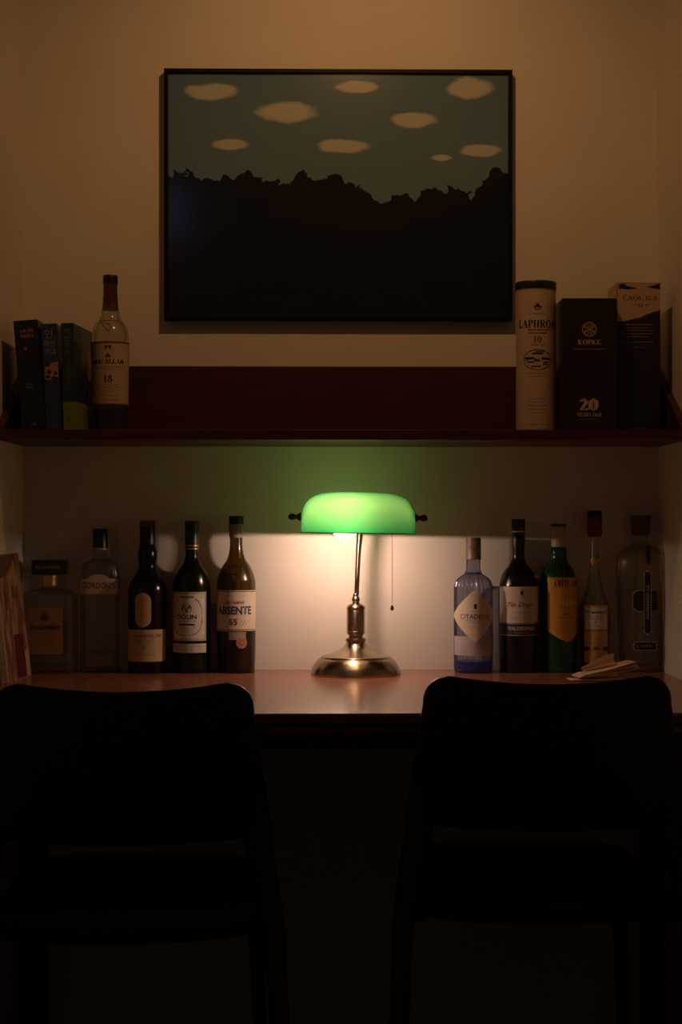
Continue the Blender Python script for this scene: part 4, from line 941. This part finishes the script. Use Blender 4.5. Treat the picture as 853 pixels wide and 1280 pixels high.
# ------------------------------------------------------------------ chairs
def chair(label, X, Y, rz):
    e = thing('moulded_chair', label, 'chair', (X, Y, 0), 'black chairs at the desk', rz)
    TOP = .812
    # back shell with side uprights: grid over outline, curved in plan with its middle to the rear
    def halfw(z):  # outer half width
        return .182+.153*max(0, .77-z)
    def py(x, z): return -.045*(1-(x/.2)**2)+ .060*max(0, (TOP-z)/.35)*0 - .020*(z-.46)/.35 + .035
    zl = .594  # lower edge of the panel at the sides
    def outline(zn, n=26):
        return zn
    rows = []
    R = .038
    NZ = 22
    for i in range(NZ+1):
        q = i/NZ; z = zl+(TOP-zl)*(1-(1-q)**1.25)
        w = halfw(z); d = TOP-z
        if d < R: w -= R-math.sqrt(max(0, R*R-(R-d)**2))
        rows.append((z, w))
    bm = bmesh.new(); NX = 28; grid = []
    for side, off in ((0, -.006), (1, .006)):
        g = []
        for z, w in rows:
            ln = []
            for k in range(NX+1):
                x = -w+2*w*k/NX
                zz = z-.010*(1-(x/w)**2)*(1.0 if z > TOP-.12 else .6)
                ln.append(bm.verts.new((x, py(x, z)+off, zz)))
            g.append(ln)
        grid.append(g)
    for s in (0, 1):
        for i in range(NZ):
            for k in range(NX):
                a, b, c, d = grid[s][i][k], grid[s][i][k+1], grid[s][i+1][k+1], grid[s][i+1][k]
                bm.faces.new((a, b, c, d) if s == 0 else (d, c, b, a))
    def strip(l0, l1):
        for a, b, c, d in zip(l0[:-1], l0[1:], l1[1:], l1[:-1]): bm.faces.new((a, d, c, b))
    strip(grid[0][0], grid[1][0]); strip(grid[0][-1], grid[1][-1])
    strip([g[0] for g in grid[0]], [g[0] for g in grid[1]]); strip([g[-1] for g in grid[0]], [g[-1] for g in grid[1]])
    bmesh.ops.recalc_face_normals(bm, faces=bm.faces)
    me = bpy.data.meshes.new('backrest'); bm.to_mesh(me); bm.free(); bo = link('backrest', me, 'chair', e, True)
    me.set_sharp_from_angle(angle=radians(40))
    bv = bo.modifiers.new('b', 'BEVEL'); bv.width = .003; bv.segments = 2; bv.limit_method = 'ANGLE'
    # rear legs run up into the uprights
    def bar_mesh(name, path, ws, ds):
        V, Fc = [], []
        for (x, y, z), w, d in zip(path, ws, ds):
            for k in range(12):
                a = 2*pi*(k+.5)/12; V.append((x+w/2*sp(cos(a), .6), y+d/2*sp(sin(a), .6), z))
        for i in range(len(path)-1):
            for k in range(12): Fc.append((i*12+k, i*12+(k+1) % 12, (i+1)*12+(k+1) % 12, (i+1)*12+k))
        Fc.append(tuple(range(12))[::-1]); Fc.append(tuple((len(path)-1)*12+k for k in range(12)))
        o = fixn(mesh(name, V, Fc, 'chair', e, True)); o.data.set_sharp_from_angle(angle=radians(50)); return o
    for s in (-1, 1):
        path = [(s*.226, -.075, 0), (s*.221, -.03, .25), (s*.212, .008, .44), (s*.206, .018, .48), (s*.188, .020, .58), (s*.176, .018, .66)]
        bar_mesh('rear_leg', path, [.024, .028, .030, .036, .042, .034], [.024, .026, .030, .030, .022, .010])
        bar_mesh('front_leg', [(s*.196, .455, 0), (s*.189, .435, .25), (s*.180, .415, .462)], [.020, .024, .030], [.022, .026, .034])
        bar_mesh('side_rail', [(s*.186, .02, .452), (s*.186, .022, .4525), (s*.181, .40, .4625), (s*.181, .402, .463)], [.02, .024, .024, .02], [.02]*4)
    # seat: dished sheet with rounded corners, rear edge bowed to the back
    bm = bmesh.new(); gr = []
    for s, off in ((0, 0), (1, -.020)):
        g = []
        for i in range(17):
            q = i/16; ln = []
            y = .0+.435*q; wq = .196-.012*q
            cr = .035; dd_ = min(y, .435-y)
            if dd_ < cr: wq -= cr-math.sqrt(cr*cr-(cr-dd_)**2)
            for k in range(21):
                x = -wq+2*wq*k/20
                yy = y-.050*(1-(x/.196)**2)*(1-q)+.0*q+ .015*(1-(x/.196)**2)*q
                z = .480-.010*(1-(x/.196)**2)*sin(pi*min(1, q*1.1))+.002*q+off
                ln.append(bm.verts.new((x, yy, z)))
            g.append(ln)
        gr.append(g)
    for s in (0, 1):
        for i in range(16):
            for k in range(20): bm.faces.new((gr[s][i][k], gr[s][i][k+1], gr[s][i+1][k+1], gr[s][i+1][k]))
    grid = gr
    strip(gr[0][0], gr[1][0]); strip(gr[0][-1], gr[1][-1]); strip([g[0] for g in gr[0]], [g[0] for g in gr[1]]); strip([g[-1] for g in gr[0]], [g[-1] for g in gr[1]])
    bmesh.ops.recalc_face_normals(bm, faces=bm.faces)
    me = bpy.data.meshes.new('seat'); bm.to_mesh(me); bm.free(); so_ = link('seat', me, 'chair', e, True); me.set_sharp_from_angle(angle=radians(40))
    return e
chair('black moulded plastic chair on the left, below the leaning paperback and dark bottles', PX(154, -1.0), -1.0, radians(2))
chair('black moulded plastic chair on the right, below the blue and green bottles', PX(685.5, -.90), -.90, 0)

# ------------------------------------------------------------------ ceiling lamp that lights the niche (above the frame)
cf = thing('ceiling_spotlight', 'small round spotlight hanging from the ceiling in front of the niche', 'lamp', (CEIL_POS[0], CEIL_POS[1], CZ))
lathe('canopy', [(.0005, -.02), (.045, -.02), (.05, -.001), (.0005, -.001)], 'housing', cf, 32)
lathe('pole', [(.0005, -.09), (.006, -.09), (.006, -.02), (.0005, -.02)], 'housing', cf, 16)
hd = lathe('spot_housing', [(.0005, 0), (.030, 0), (.038, -.012), (.040, -.055), (.037, -.055), (.034, -.014), (.0005, -.010)], 'housing', cf, 32, caps=False)
hd.location = (0, .0, -.09); hd.rotation_euler = (radians(30), 0, 0)
